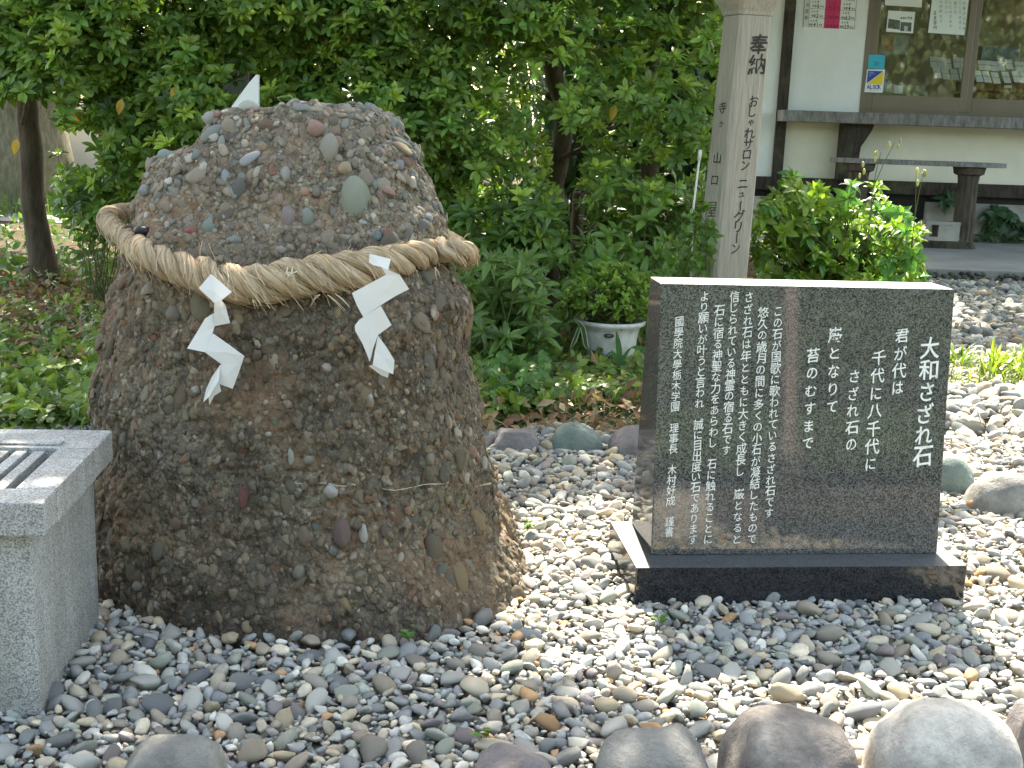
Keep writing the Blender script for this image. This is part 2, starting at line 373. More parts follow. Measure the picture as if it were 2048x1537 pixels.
# featured clasts: px, py, width, height, tilt degrees, colour, stand-out
FC = [(708, 396, 58, 90, -8, (.27, .29, .22), .22), (659, 298, 38, 60, -5, (.30, .28, .22), .5), (632, 256, 37, 38, 0, (.36, .22, .17), .55), (691, 338, 29, 28, 0, (.36, .28, .17), .6),
 (525, 295, 20, 20, 0, (.33, .22, .13), .5), (500, 317, 46, 22, -35, (.33, .34, .37), .35), (513, 345, 14, 26, 15, (.42, .38, .30), .3), (570, 349, 20, 34, 8, (.31, .29, .26), .4),
 (576, 433, 28, 48, -4, (.27, .21, .20), .5), (558, 400, 20, 28, 0, (.32, .22, .18), .35), (609, 384, 18, 18, 0, (.42, .24, .16), .5), (614, 438, 28, 42, 8, (.24, .27, .23), .3),
 (498, 219, 46, 34, 20, (.42, .41, .34), .5), (421, 238, 30, 28, 0, (.33, .33, .30), .6), (335, 312, 44, 28, 0, (.24, .29, .25), .6), (289, 382, 28, 24, 0, (.25, .27, .27), .6), (277, 366, 20, 22, 0, (.28, .25, .25), .6),
 (604, 205, 34, 18, 0, (.25, .26, .25), .6), (637, 203, 20, 15, 0, (.45, .38, .26), .6), (723, 286, 14, 17, 0, (.46, .42, .30), .5), (417, 454, 30, 34, 0, (.20, .26, .22), .35), (380, 462, 24, 18, 0, (.30, .10, .08), .3),
 (443, 287, 14, 34, 0, (.30, .31, .25), .35), (451, 356, 18, 38, -5, (.26, .27, .29), .35), (873, 375, 24, 34, 0, (.22, .27, .24), .55), (857, 436, 18, 20, 0, (.28, .29, .29), .5), (725, 445, 20, 13, 0, (.40, .41, .39), .35),
 (347, 627, 32, 34, 0, (.25, .20, .16), .2), (403, 609, 44, 70, -6, (.20, .17, .10), .3), (582, 916, 13, 38, -4, (.40, .39, .34), .35), (618, 920, 24, 18, -25, (.30, .27, .20), .25), (655, 736, 22, 18, 20, (.45, .40, .35), .3),
 (661, 983, 30, 28, 8, (.42, .40, .36), .3), (727, 1068, 18, 42, -6, (.46, .43, .38), .4), (938, 863, 16, 24, 5, (.45, .36, .27), .3), (899, 844, 10, 32, -6, (.42, .35, .26), .3), (969, 927, 15, 28, 5, (.46, .43, .38), .3),
 (943, 904, 26, 28, 0, (.32, .18, .11), .3), (485, 992, 20, 50, 0, (.19, .07, .055), .12), (609, 1073, 24, 44, -5, (.23, .17, .12), .3), (683, 1062, 36, 68, -5, (.19, .125, .105), .15), (867, 1094, 40, 60, 0, (.17, .13, .085), .2),
 (598, 1145, 28, 30, 0, (.24, .22, .17), .35), (340, 802, 20, 24, 0, (.25, .21, .15), .3), (275, 1172, 22, 20, 0, (.25, .24, .21), .5), (192, 844, 12, 24, 0, (.42, .38, .33), .3), (816, 1022, 15, 20, 0, (.36, .20, .12), .3),
 (802, 1115, 12, 22, 15, (.40, .34, .25), .3), (537, 869, 14, 11, 0, (.38, .38, .30), .25), (631, 1053, 18, 24, 0, (.15, .19, .16), .2), (665, 1100, 22, 26, 0, (.22, .23, .22), .3), (247, 880, 22, 30, 0, (.21, .18, .14), .4),
 (560, 500, 22, 16, 0, (.30, .28, .24), .3), (760, 300, 18, 14, 10, (.25, .24, .26), .3), (800, 330, 20, 22, 0, (.24, .23, .24), .3), (690, 250, 18, 26, 0, (.26, .26, .25), .3), (540, 250, 60, 28, 0, (.17, .11, .075), .1), (470, 480, 26, 20, 0, (.22, .23, .2), .3)]
placed = []
for k, (px, py, w, h, tilt, col, so_) in enumerate(FC):
    p, n = hitrock(px, py)
    if p is None: p, n = hitrock(px, py+12)
    if p is None: continue
    s_ = FPX/(p@cF-CO@cF)
    n = n*.55+np.array([0, -.8, .1])*.45; n /= np.linalg.norm(n)
    upv = np.array([math.sin(math.radians(tilt)), 0, math.cos(math.radians(tilt))]); upv -= n*(upv@n); upv /= np.linalg.norm(upv)
    R = np.column_stack([np.cross(upv, n), upv, n]); a_, b_ = w/s_/2*1.05, h/s_/2*1.05; c_ = min(a_, b_)*.8
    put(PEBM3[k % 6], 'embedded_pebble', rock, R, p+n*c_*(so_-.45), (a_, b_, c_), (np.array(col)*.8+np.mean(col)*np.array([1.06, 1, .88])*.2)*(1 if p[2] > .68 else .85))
    placed.append(p)
# random clasts over the whole surface
nf = np.cross(V[1:, :, :][:, :]*0+1, 1) if False else None
dirs = P-ctr; vis = np.where((P[:, 1] < 2.60) & (P[:, 2] > .0) & (P[:, 2] < ztop+.03))[0]
nclast = 9500
pick = rng.choice(vis, nclast, replace=False)
Pg = P.reshape(NZ, NT, 3)
tu = np.roll(Pg, -3, 1)-np.roll(Pg, 3, 1); tv = np.zeros_like(Pg); tv[3:-3] = Pg[6:]-Pg[:-6]; tv[:3] = tv[3]; tv[-3:] = (0, 0.001, 0)
NN = np.cross(tu, tv).reshape(-1, 3); NN /= np.linalg.norm(NN, axis=1)[:, None]+1e-9
size = np.exp(rng.normal(math.log(.0045), .52, nclast)); size = np.clip(size, .0024, .0185)
order = np.argsort(-size)
CP = np.array([(.15, .125, .09), (.11, .095, .07), (.18, .15, .11), (.095, .09, .075), (.20, .17, .13), (.16, .11, .08), (.13, .13, .11), (.24, .22, .18), (.15, .08, .06), (.34, .31, .26), (.10, .115, .10), (.19, .15, .09)])
CW = np.array([16, 14, 12, 12, 8, 8, 9, 5, 3, 1.6, 6, 6.]); CW /= CW.sum()
soup = Soup(); nobj = 0
pl = np.array(placed)
for j in order:
    vi = pick[j]; p = P[vi]; n = NN[vi]
    if n@(p-ctr) < 0: n = -n
    sz = size[j]
    if sz > .008 and np.min(np.linalg.norm(pl-p, axis=1)) < .02: continue
    topk = np.clip((p[2]-.66)/.08, 0, 1)  # crown stones get a paler, bluer colour, skylight painted in
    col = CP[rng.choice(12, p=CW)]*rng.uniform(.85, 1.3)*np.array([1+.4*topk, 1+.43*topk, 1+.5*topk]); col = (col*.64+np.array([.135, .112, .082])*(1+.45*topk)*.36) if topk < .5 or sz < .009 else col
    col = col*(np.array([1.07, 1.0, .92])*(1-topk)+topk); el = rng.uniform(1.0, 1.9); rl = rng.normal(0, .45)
    upv = np.array([math.sin(rl), 0, math.cos(rl)]); upv -= n*(upv@n); ln = np.linalg.norm(upv)
    if ln < .1: continue
    upv /= ln; R = np.column_stack([np.cross(upv, n), upv, n]); a_ = sz; b_ = sz*el; c_ = sz*rng.uniform(.45, .7); off = n*c_*rng.uniform(-.7, -.15+.2*topk)
    if nobj < 235 and p[1] < 2.5:
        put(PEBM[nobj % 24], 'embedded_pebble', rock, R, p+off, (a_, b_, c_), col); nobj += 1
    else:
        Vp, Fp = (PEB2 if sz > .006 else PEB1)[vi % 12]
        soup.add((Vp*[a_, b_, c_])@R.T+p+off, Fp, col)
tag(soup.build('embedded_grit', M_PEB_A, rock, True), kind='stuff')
# pale quartz vein
vein = [(588, 966), (605, 969), (625, 968), (650, 967), (668, 971), (690, 973), (705, 969), (718, 974)]; vein2 = [(765, 978), (790, 981), (812, 978), (835, 972), (860, 968), (885, 968), (900, 965)]; vein3 = [(950, 974), (968, 970), (985, 966)]
for vv in (vein, vein2, vein3):
    s = Soup(); pts = []
    for k in range(len(vv)-1):
        for t in np.linspace(0, 1, 5)[:-1]:
            p, n = hitrock(vv[k][0]*(1-t)+vv[k+1][0]*t, vv[k][1]*(1-t)+vv[k+1][1]*t+random.uniform(-.8, .8))
            if p is not None: pts.append(p+n*.0004)
    s.tube(pts, [random.uniform(.0007, .0017) for _ in pts], 5); s.build('quartz_vein', flat('quartz', (.42, .37, .28), .6), rock, True)

# ------------------------------------------------------------------ STRAW ROPE
front = [(262, 486), (289, 505), (335, 529), (391, 546), (447, 565), (521, 569), (567, 561), (637, 549), (707, 541), (753, 532), (822, 516), (873, 501), (908, 500)]
pts = []; rad = []
def rope_r(px): return float(np.interp(px, [200, 260, 400, 560, 740, 830, 940], [.021, .024, .035, .0385, .036, .029, .023]))
for px, py in front:
    p, n = hitrock(px, py); 
    if p is None: p = at(px, py, 2.36)
    r_ = rope_r(px); q = at(px, py, p[1]-r_*.75)
    pts.append(q); rad.append(r_)
pts = [at(222, 430, 2.52), at(236, 462, 2.38)]+pts+[at(930, 508, 2.36), at(925, 500, 2.50)]
rad = [.019, .020]+rad+[.022, .021]
zb = (pts[0][2]+pts[-1][2])/2
pts += [np.array([pts[-1][0]-.12, 2.74, zb]), np.array([(pts[0][0]+pts[-1][0])/2, 2.80, zb]), np.array([pts[0][0]+.10, 2.72, at(250, 415, 2.72)[2]])]; rad += [.02, .02, .018]
pts = np.array(pts)
for k in range(2, 14):   # smooth depth so the rope does not follow every bump
    if 2 < k < 13: pts[k][1] = min(pts[k][1], (pts[k-1][1]+pts[k+1][1])/2+.003)
# catmull-rom closed
def catmull(Pt, n, closed=True):
    out = []; N = len(Pt)
    for i in range(N if closed else N-1):
        p0, p1, p2, p3 = (Pt[(i-1) % N], Pt[i], Pt[(i+1) % N], Pt[(i+2) % N]) if closed else (Pt[max(i-1, 0)], Pt[i], Pt[i+1], Pt[min(i+2, N-1)])
        for k in range(n):
            t = k/n; out.append(.5*((2*p1)+(-p0+p2)*t+(2*p0-5*p1+4*p2-p3)*t*t+(-p0+3*p1-3*p2+p3)*t**3))
    if not closed: out.append(Pt[-1])
    return np.array(out)
RP = catmull(np.column_stack([pts, rad]), 24)
seg = np.linalg.norm(np.diff(RP[:, :3], axis=0, append=RP[:1, :3]), axis=1); L_ = np.concatenate([[0], np.cumsum(seg)])
NR = 760; sL = np.linspace(0, L_[-1], NR, endpoint=False); RPc = np.vstack([RP, RP[:1]])
RS = np.column_stack([np.interp(sL, L_, RPc[:, k]) for k in range(4)])
T = np.roll(RS[:, :3], -1, 0)-np.roll(RS[:, :3], 1, 0); T /= np.linalg.norm(T, axis=1)[:, None]
Zu = np.array([0, 0, 1.]); B1 = np.cross(T, Zu); B1 /= np.linalg.norm(B1, axis=1)[:, None]; B2 = np.cross(B1, T)   # B2 ~ up
dphi = (L_[-1]/NR)/(RS[:, 3]*4.4)*2*math.pi; phi = np.cumsum(dphi); phi *= round(phi[-1]/(2*math.pi))*2*math.pi/phi[-1]
phi = -phi
M = Mat('straw', .8, .25)
fx = M.n('TexNoise', Scale=1.0, Detail=4, Roughness=.6); M.set(fx.inputs['Vector'], M.mapped((14, 60, 1), 'UV'))
M.base(M.mix(1, M.ramp(fx.outputs[0], [(.28, (.15, .095, .045)), (.47, (.48, .36, .225)), (.75, (.74, .61, .43))]), M.attr(), 'MULTIPLY')); M.bump(fx.outputs[0], .004); M_STRAW = M.m
M = Mat('straw_fibre', .7, .3); M.base(M.attr()); M.translucent(M.attr(), .2); M_FIB = M.m
rope = thing('straw_rope', tuple(RS[NR//4, :3]), 'thick twisted straw rope tied around the boulder, frayed and sagging at the front', 'rope')
NC = 20
def strand_center(i, k):
    a = phi[i]+k*2*math.pi/3; return RS[i, :3]+RS[i, 3]*.55*(math.cos(a)*B1[i]+math.sin(a)*B2[i])
STR = []
for k in range(3):
    C = np.array([strand_center(i, k) for i in range(NR)]); STR.append(C)
    Tt = np.roll(C, -1, 0)-np.roll(C, 1, 0); Tt /= np.linalg.norm(Tt, axis=1)[:, None]
    rr = RS[:, 3]*.475*(1+.05*np.sin(np.arange(NR)*.21+k)); 
    X = C-RS[:, :3]; X /= np.linalg.norm(X, axis=1)[:, None]; X = X-Tt*(X*Tt).sum(1)[:, None]; X /= np.linalg.norm(X, axis=1)[:, None]; Yv = np.cross(Tt, X)
    a = np.arange(NC)*2*math.pi/NC
    wob_ = 1+.09*np.sin(a*7+k)[None, :]*np.ones((NR, 1))
    VV = C[:, None, :]+rr[:, None, None]*wob_[..., None]*(np.cos(a)[None, :, None]*X[:, None, :]+np.sin(a)[None, :, None]*Yv[:, None, :])
    ii = np.arange(NR*NC).reshape(NR, NC); F_ = np.stack([ii, np.roll(ii, -1, 1), np.roll(np.roll(ii, -1, 1), -1, 0), np.roll(ii, -1, 0)], -1).reshape(-1, 4)
    uv = np.stack(np.broadcast_arrays(sL[:, None]*1.0, (a/(2*math.pi))[None, :]), -1).reshape(-1, 2).copy(); uv[:, 0] += uv[:, 1]*.12
    s = Soup(); s.add(VV.reshape(-1, 3), F_[:, ::-1], (1, 1, 1), uv); s.build('strand', M_STRAW, rope, True)
# loose fibres lying on and leaving the strands
s = Soup(); nfib = 7000
for q in range(nfib):
    k = rng.integers(3); i0 = int(rng.integers(NR)); C = STR[k]
    rr = RS[i0, 3]*.475; a0 = rng.uniform(0, 2*math.pi); tw = rng.uniform(.02, .09)*rng.choice([1, 1, 1, -.4]); fly = rng.random() < .26
    n = 5; out = []; stp = rng.uniform(1.2, 3.0)
    for t in range(n):
        i = int(i0+t*stp) % NR
        X = C[i]-RS[i, :3]; X /= np.linalg.norm(X)+1e-9; Tt = C[(i+1) % NR]-C[i-1]; Tt /= np.linalg.norm(Tt); Yv = np.cross(Tt, X)
        a = a0+tw*t*3; lift = 1.03+(.0 if not fly else .09*t*t*rng.uniform(.4, 1.3)*.5)
        out.append(C[i]+rr*lift*(math.cos(a)*X+math.sin(a)*Yv)+(np.array([0, 0, -.0006])*t*t if fly else 0))
    out = np.array(out)
    if fly: out[2:] += (Tt*.004*np.arange(n-2)[:, None])
    w = rng.uniform(.00035, .0009); side = np.cross(out[-1]-out[0], out[0]-RS[i0, :3]); side = side/(np.linalg.norm(side)+1e-9)*w
    VV = np.vstack([out-side, out+side]); F_ = [[t, t+1, n+t+1] for t in range(n-1)]+[[t, n+t+1, n+t] for t in range(n-1)]
    base = np.array([(.56, .43, .27), (.42, .30, .17), (.66, .54, .37), (.30, .20, .11), (.60, .50, .36)][rng.integers(5)])*rng.uniform(.75, 1.15)
    s.add(VV, F_, base)
# a few long wisps
for px, py, ex, ey in [(400, 512, 402, 478), (430, 520, 418, 490), (470, 545, 520, 560), (690, 520, 702, 495), (655, 590, 690, 625), (670, 588, 697, 612), (600, 530, 640, 500), (365, 525, 362, 505), (900, 478, 885, 462), (925, 480, 940, 472), (560, 545, 545, 528), (780, 500, 795, 482), (505, 600, 512, 618), (640, 590, 622, 612), (870, 535, 878, 556)]:
    p, _ = hitrock(px, py); Yq = (p[1] if p is not None else 2.36)-.06
    A = at(px, py, Yq); B = at(ex, ey, Yq-.012); Mi = (A+B)/2+np.array([0, -.003, .003])
    for _ in range(2):
        j = rng.normal(0, .003, 3); s.tube([A, Mi+j, B+j*1.5], [.0009, .0008, .0004], 4, (.58, .47, .31))
tag(s.build('loose_straw', M_FIB, rope), kind='stuff')
kp = at(284, 462, 2.30); V_, F_ = ICO[3]; kb = Soup(); kb.add(V_*[.016, .014, .010]+kp, F_); kb.add(V_*[.006, .02, .006]+kp+[0, .018, 0], F_)
tag(kb.build('black_knob', flat('black_rubber', (.015, .015, .015), .4), None, True, tuple(kp)), 'small black round knob wedged between the rope and the boulder on the left', 'knob')
# thin cord knot at the middle
s = Soup(); kx, ky = 582, 552
def rp(px, py, d): 
    p, _ = hitrock(px, py); return at(px, py, p[1]-d)
for dx in (-4, 6):
    s.tube([rp(kx+dx, 527, .045), rp(kx+dx-3, 536, .066), rp(kx+dx-5, 546, .074), rp(kx+dx, 553, .076)], .0012, 5, (.75, .68, .52))
s.tube([rp(kx-14, 556, .072), rp(kx-9, 545, .077), rp(kx+2, 548, .079), rp(kx+12, 543, .077), rp(kx+17, 551, .073)], .0013, 5, (.75, .68, .52))
s.tube([rp(kx-8, 560, .072), rp(kx-3, 549, .08), rp(kx+6, 556, .076)], .0012, 5, (.75, .68, .52))
s.build('cord_knot', M_FIB, rope, True)
for ex in (592, 598, 586):
    s = Soup(); s.tube([rp(587, 553, .078), rp((587+ex)/2, 570, .077), rp(ex, 587+random.uniform(-4, 4), .070)], [.0016, .0015, .001], 5, (.50, .37, .2)); s.build('straw_end', M_FIB, rope, True)

# ------------------------------------------------------------------ PAPER STREAMERS
M = Mat('paper', .75, .25, (.86, .855, .84)); M.translucent((.85, .82, .74), .25); M.base(M.ramp(M.noise(12, 3), [(.3, (.82, .815, .80)), (.7, (.88, .875, .865))])); M_PAPER = M.m
def zoom6(x, y): return 360+x/4.267, 490+y/4.267
def streamer(name, panels, Y0, label):
    base = at(*zoom6(*panels[0][0][:2]), Y0); s = Soup()
    for P_ in panels:
        pts_ = [at(*zoom6(x, y), Y0+dy) for x, y, dy in P_]
        ce = np.mean(pts_, axis=0); n = len(pts_)
        # subdivide as a fan with a slight belly
        nr = np.cross(pts_[1]-pts_[0], pts_[2]-pts_[0]); nr /= np.linalg.norm(nr)
        if nr[1] > 0: nr = -nr
        V_ = [ce+nr*.0007]+pts_; F_ = [[0, i+1, (i+1) % n+1] for i in range(n)]
        s.add(V_, F_)
    o = s.build(name, M_PAPER, None, False, tuple(base)); sd = o.modifiers.new('thick', 'SOLIDIFY'); sd.thickness = .0004
    return tag(o, label, 'paper streamer', 'white zigzag paper streamers hung on the straw rope')
pL, _ = hitrock(425, 600); YL = pL[1]-.082
streamer('paper_streamer', [
 [(265, 248, .004), (443, 402, .0), (352, 475, -.004), (292, 497, -.002), (160, 370, .0)],
 [(292, 497, -.002), (352, 475, -.004), (388, 520, .002), (428, 668, .006), (290, 695, .012)],
 [(290, 585, .010), (215, 628, .004), (130, 770, .0), (60, 885, -.006), (210, 917, .0), (262, 800, .006), (294, 700, .012)],
 [(280, 755, .005), (415, 850, .001), (550, 950, -.004), (520, 1010, .0), (352, 1018, .004), (210, 915, .002)],
 [(352, 1018, .004), (520, 1010, .0), (550, 950, -.004), (500, 1095, .003), (450, 1230, .009), (330, 1185, .006), (318, 1090, .005)],
 [(345, 1022, .003), (330, 1165, -.002), (255, 1290, .003), (200, 1342, .010), (222, 1235, .006), (270, 1130, .002)],
 [(330, 1165, -.001), (352, 1250, .006), (290, 1290, .01), (250, 1365, .014), (245, 1300, .008)]],
 YL, 'white zigzag paper streamer on the left of the rope, its tail curling left')
pR, _ = hitrock(745, 600); YR = pR[1]-.082
streamer('paper_streamer', [
 [(1617, 75, .006), (1800, 122, .008), (1775, 217, .0), (1720, 190, .0), (1650, 175, .002), (1612, 150, .004)],
 [(1720, 190, .0), (1775, 217, .0), (1875, 255, .004), (1760, 262, .004)],
 [(1467, 412, -.006), (1755, 258, .003), (1875, 255, .005), (1955, 378, .012), (1835, 440, .008), (1705, 520, .002), (1565, 618, -.001), (1510, 520, -.004)],
 [(1713, 520, .0), (1805, 685, .008), (1690, 770, .004), (1650, 880, .002), (1620, 1000, .004), (1560, 850, -.002), (1495, 735, -.006), (1492, 690, -.006), (1530, 640, -.004)],
 [(1690, 778, .003), (1760, 870, .0), (1830, 985, -.003), (1820, 1105, -.001), (1730, 1070, -.002), (1645, 1025, .0), (1665, 900, .003)],
 [(1612, 1033, .004), (1645, 1027, .001), (1785, 1085, .003), (1775, 1135, .008), (1715, 1112, .007)]],
 YR, 'white zigzag paper streamer on the right of the rope, with a broad cream upper fold')

# ------------------------------------------------------------------ OFFERTORY BOX
zl = .3651; u0 = np.array([-.7004, 1.7166]); u1 = np.array([-.7377, 2.1446]); zlb = .3088
dy_ = (u1-u0)/np.linalg.norm(u1-u0); dx_ = np.array([dy_[1], -dy_[0]]); LB = np.linalg.norm(u1-u0)
def BX(a, b, z): q = u0+dx_*a+dy_*b; return (q[0], q[1], z)     # a<=0 to the left, b back
box = thing('offertory_box', BX(-.35, LB/2, 0), 'pale grey granite offertory box with slotted lid at the left edge, beside the boulder', 'offertory box')
def bxbox(a0, a1, b0, b1, z0, z1, name, mat, par, bv=.004):
    s = Soup(); s.hexa([BX(a0, b0, z0), BX(a1, b0, z0), BX(a1, b0, z1), BX(a0, b0, z1)], [BX(a0, b1, z0), BX(a1, b1, z0), BX(a1, b1, z1), BX(a0, b1, z1)])
    o = s.build(name, mat, par, fixn=True)
    if bv: bevel(o, bv)
    return o
WBX = .74
bxbox(-WBX+.03, -.03, .03, LB-.03, -.05, zlb, 'box_body', G1.m, box, .003)
oa1, oa0 = -.062, -WBX+.062; ob0, ob1 = .072, LB-.125
# lid frame: four rails round the opening
bxbox(-WBX, 0, 0, ob0, zlb+.001, zl, 'lid_rail', G1.m, box); bxbox(-WBX, 0, ob1, LB, zlb+.001, zl, 'lid_rail', G1.m, box)
bxbox(oa1, 0, ob0+.0005, ob1-.0005, zlb+.001, zl-.0003, 'lid_rail', G1.m, box, .0015); bxbox(-WBX, oa0, ob0+.0005, ob1-.0005, zlb+.001, zl-.0003, 'lid_rail', G1.m, box, .0015)
bxbox(oa0, oa1-.001, ob1+.014, ob1+.040, zl, zl+.0045, 'lid_moulding', G1.m, box, .002)
nb = 20; pit = (oa1-oa0)/nb
for k in range(nb-1):
    a_ = oa1-pit*(k+1); bxbox(a_-.0095, a_+.0095, ob0+.001, ob1-.001, zl-.03, zl-.004, 'lid_bar', G1.m, box, .006)
bxbox(-WBX+.04, -.04, .04, LB-.04, zlb-.02, zlb+.0005, 'inner_floor', flat('dark_inside', (.03, .03, .03)), box, 0)

# ------------------------------------------------------------------ STELE
stele = thing('inscribed_stone', tuple(SL(WB/2, DB/2, 0)), 'polished black granite tablet with white Japanese inscription on a low plinth', 'stone tablet')
s = Soup(); s.hexa([SL(0, 0, -.05), SL(WB, 0, -.05), SL(WB, 0, HB), SL(0, 0, HB)], [SL(0, DB, -.05), SL(WB, DB, -.05), SL(WB, DB, HB), SL(0, DB, HB)])
G5 = granite_mat('sunlit_honed_dark', (.03, .031, .033), (.06, .062, .065), (.10, .10, .10), .5, 600)  # unpolished plinth top, also made paler to carry the sunlight on it
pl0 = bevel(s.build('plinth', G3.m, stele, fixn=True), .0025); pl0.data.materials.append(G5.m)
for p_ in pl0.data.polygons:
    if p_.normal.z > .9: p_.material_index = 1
z1 = HB+.0005; z2 = HB+shs
A_ = [SL(ssx, ssy, z1), SL(ssx+sw, ssy, z1), SL(ssx+sw, ssy+slean, z2), SL(ssx, ssy+slean, z2)]
B_ = [SL(ssx, ssy+stb, z1), SL(ssx+sw, ssy+stb, z1), SL(ssx+sw, ssy+slean+stt, z2), SL(ssx, ssy+slean+stt, z2)]
G4 = granite_mat('sunlit_honed_granite', (.16, .16, .16), (.30, .30, .29), (.42, .42, .40), .7, 600)  # unpolished slab top, with the sun's brightness put into its colour
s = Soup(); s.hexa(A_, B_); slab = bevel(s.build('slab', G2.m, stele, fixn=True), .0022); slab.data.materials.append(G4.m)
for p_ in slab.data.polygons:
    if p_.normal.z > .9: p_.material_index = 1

# glyphs
GL = {}
def glyph(ch, bold=0.0):
    if (ch, bold) in GL: return GL[(ch, bold)]
    cu = bpy.data.curves.new('t', 'FONT'); cu.body = ch; cu.offset = bold; cu.resolution_u = 3
    o = bpy.data.objects.new('t', cu); COL.objects.link(o); dg = bpy.context.evaluated_depsgraph_get(); dg.update()
    me = bpy.data.meshes.new_from_object(o.evaluated_get(dg)); me.calc_loop_triangles()
    V = np.array([v.co[:] for v in me.vertices]).reshape(-1, 3); F = np.array([t.vertices[:] for t in me.loop_triangles]).reshape(-1, 3)
    bpy.data.objects.remove(o); bpy.data.meshes.remove(me); bpy.data.curves.remove(cu)
    GL[(ch, bold)] = (V, F); return V, F
def put_char(s, ch, cpos, ex, ey, en, size, bold=0.0, squash=1.0, jit=0.0, col=(1, 1, 1), rot=0.0, center=True):
    V, F = glyph(ch, bold)
    if len(F) == 0: return
    V = V[:, :2].copy(); 
    if center: V -= (V.max(0)+V.min(0))/2
    if rot: c, q = math.cos(rot), math.sin(rot); V = V@np.array([[c, q], [-q, c]])
    if jit:
        V[:, 1] += V[:, 0]*rng.uniform(.05, .16); V *= rng.uniform(1-jit, 1+jit, 2); V += .018*np.column_stack([np.sin(V[:, 1]*9+rng.uniform(0, 6)), np.cos(V[:, 0]*8+rng.uniform(0, 6))])
    W3 = cpos+np.outer(V[:, 0]*size*squash, ex)+np.outer(V[:, 1]*size, ey)
    s.add(W3, F, col)
def plane_hit(px, py, p0, n):
    d = ray(px, py); return CO+d*(((p0-CO)@n)/(d@n))
M = Mat('inscription_white', .7, .2); M.base(M.ramp(M.noise(90, 5, .7), [(.3, (.50, .50, .46)), (.5, (.80, .80, .75))])); M_INS = M.m
ex = (A_[1]-A_[0]); ex /= np.linalg.norm(ex); ey = (A_[3]-A_[0]); ey /= np.linalg.norm(ey); en = np.cross(ex, ey)
SMALL = 'ゃゅょっャュョッ'
def column(text, t0, b0, size_px, p0, n, ex, ey, mat, parent, name, bold=.006, squash=.92, jit=.06, lift=.0012, zoom=None, push=(0, 0)):
    # t0, b0: photo pixels of the first and last character's centre
    s = Soup(); N = len(text)
    T0 = plane_hit(*t0, p0, n); B0 = plane_hit(*b0, p0, n); dist = (T0-CO)@cF; sz = size_px/FPX*dist
    for k, ch in enumerate(text):
        if ch == ' ': continue
        c = T0+(B0-T0)*(k/max(1, N-1))+n*lift
        k_ = .62 if ch in SMALL else (.9 if '\u3040' <= ch <= '\u30ff' else 1.0)
        put_char(s, ch, c, ex, ey, n, sz*k_*1.16, bold, squash, jit, rot=(math.pi/2 if ch == 'ー' else 0))
    return s.build(name, mat, parent)
def z3(x, y): return 1200+x/2.196, 530+y/2.196
cols = [('大和さざれ石', (1448, 365), (1415, 842), 40, .014), ('君が代は', (1325, 312), (1307, 540), 28, .010), ('千代に八千代に', (1224, 408), (1188, 875), 28, .010),
 ('さざれ石の', (1117, 490), (1102, 790), 27, .010), ('巌となりて', (1033, 308), (1018, 625), 28, .010), ('苔のむすまで', (935, 398), (912, 785), 27, .010),
 ('この石が国歌に歌われているさざれ石です', (782, 205), (742, 1090), 21, .005), ('悠久の歳月の間に多くの小石が凝結したもので', (717, 208), (667, 1205), 21, .005),
 ('さざれ石は年とともに大きく成長し 巌となると', (654, 142), (600, 1205), 21, .005), ('信じられている神霊の宿る石です', (590, 140), (554, 815), 21, .005),
 ('石に宿る神聖な力をあらわし 石に触れることに', (524, 202), (474, 1205), 21, .005), ('より願いが叶うと言われ 誠に目出度い石であります', (459, 138), (408, 1205), 21, .005),
 ('國學院大學栃木学園 理事長 木村好成 謹書', (348, 250), (303, 1172), 18.5, .004)]
for t, a_, b_, sz, bo in cols:
    column(t, z3(*a_), z3(*b_), sz, A_[0], en*-1 if en[1] > 0 else en, ex, ey, M_INS, stele, 'inscription_line', bo)

#PART2
# ------------------------------------------------------------------ GRAVEL
def inpoly(px, py, poly):
    px = np.asarray(px); py = np.asarray(py); r = np.zeros(px.shape, bool); n = len(poly)
    for i in range(n):
        x1, y1 = poly[i]; x2, y2 = poly[(i+1) % n]
        cnd = ((y1 > py) != (y2 > py)) & (px < (x2-x1)*(py-y1)/(y2-y1+1e-12)+x1); r ^= cnd
    return r
GP = np.array([(.29, .30, .305), (.215, .225, .23), (.39, .39, .37), (.34, .30, .245), (.44, .38, .28), (.56, .55, .51), (.23, .205, .21), (.17, .18, .195), (.36, .23, .13), (.29, .31, .275), (.50, .45, .36), (.28, .26, .23)])
GW = np.array([16, 14, 14, 11, 6, 5, 5, 7, 1.5, 11, 7, 9.]); GW /= GW.sum()
bx_c = np.array([BX(-WBX/2, LB/2, 0)[0], BX(-WBX/2, LB/2, 0)[1]])
def blocked(x, y):
    a, b = stele_local(x, y)
    r = (a > .004) & (a < WB-.004) & (b > .004) & (b < DB-.004)
    q0 = (x-u0[0])*dx_[0]+(y-u0[1])*dx_[1]; q1 = (x-u0[0])*dy_[0]+(y-u0[1])*dy_[1]
    r |= (q0 < -.035) & (q0 > -WBX) & (q1 > .035) & (q1 < LB-.035)
    xc = (xl[1]+xr[1])/2; ax = (xr[1]-xl[1])/2
    r |= ((np.abs((x-xc)/ax)**2.7+np.abs((y-2.45)/.33)**2.7) < .8)
    return r
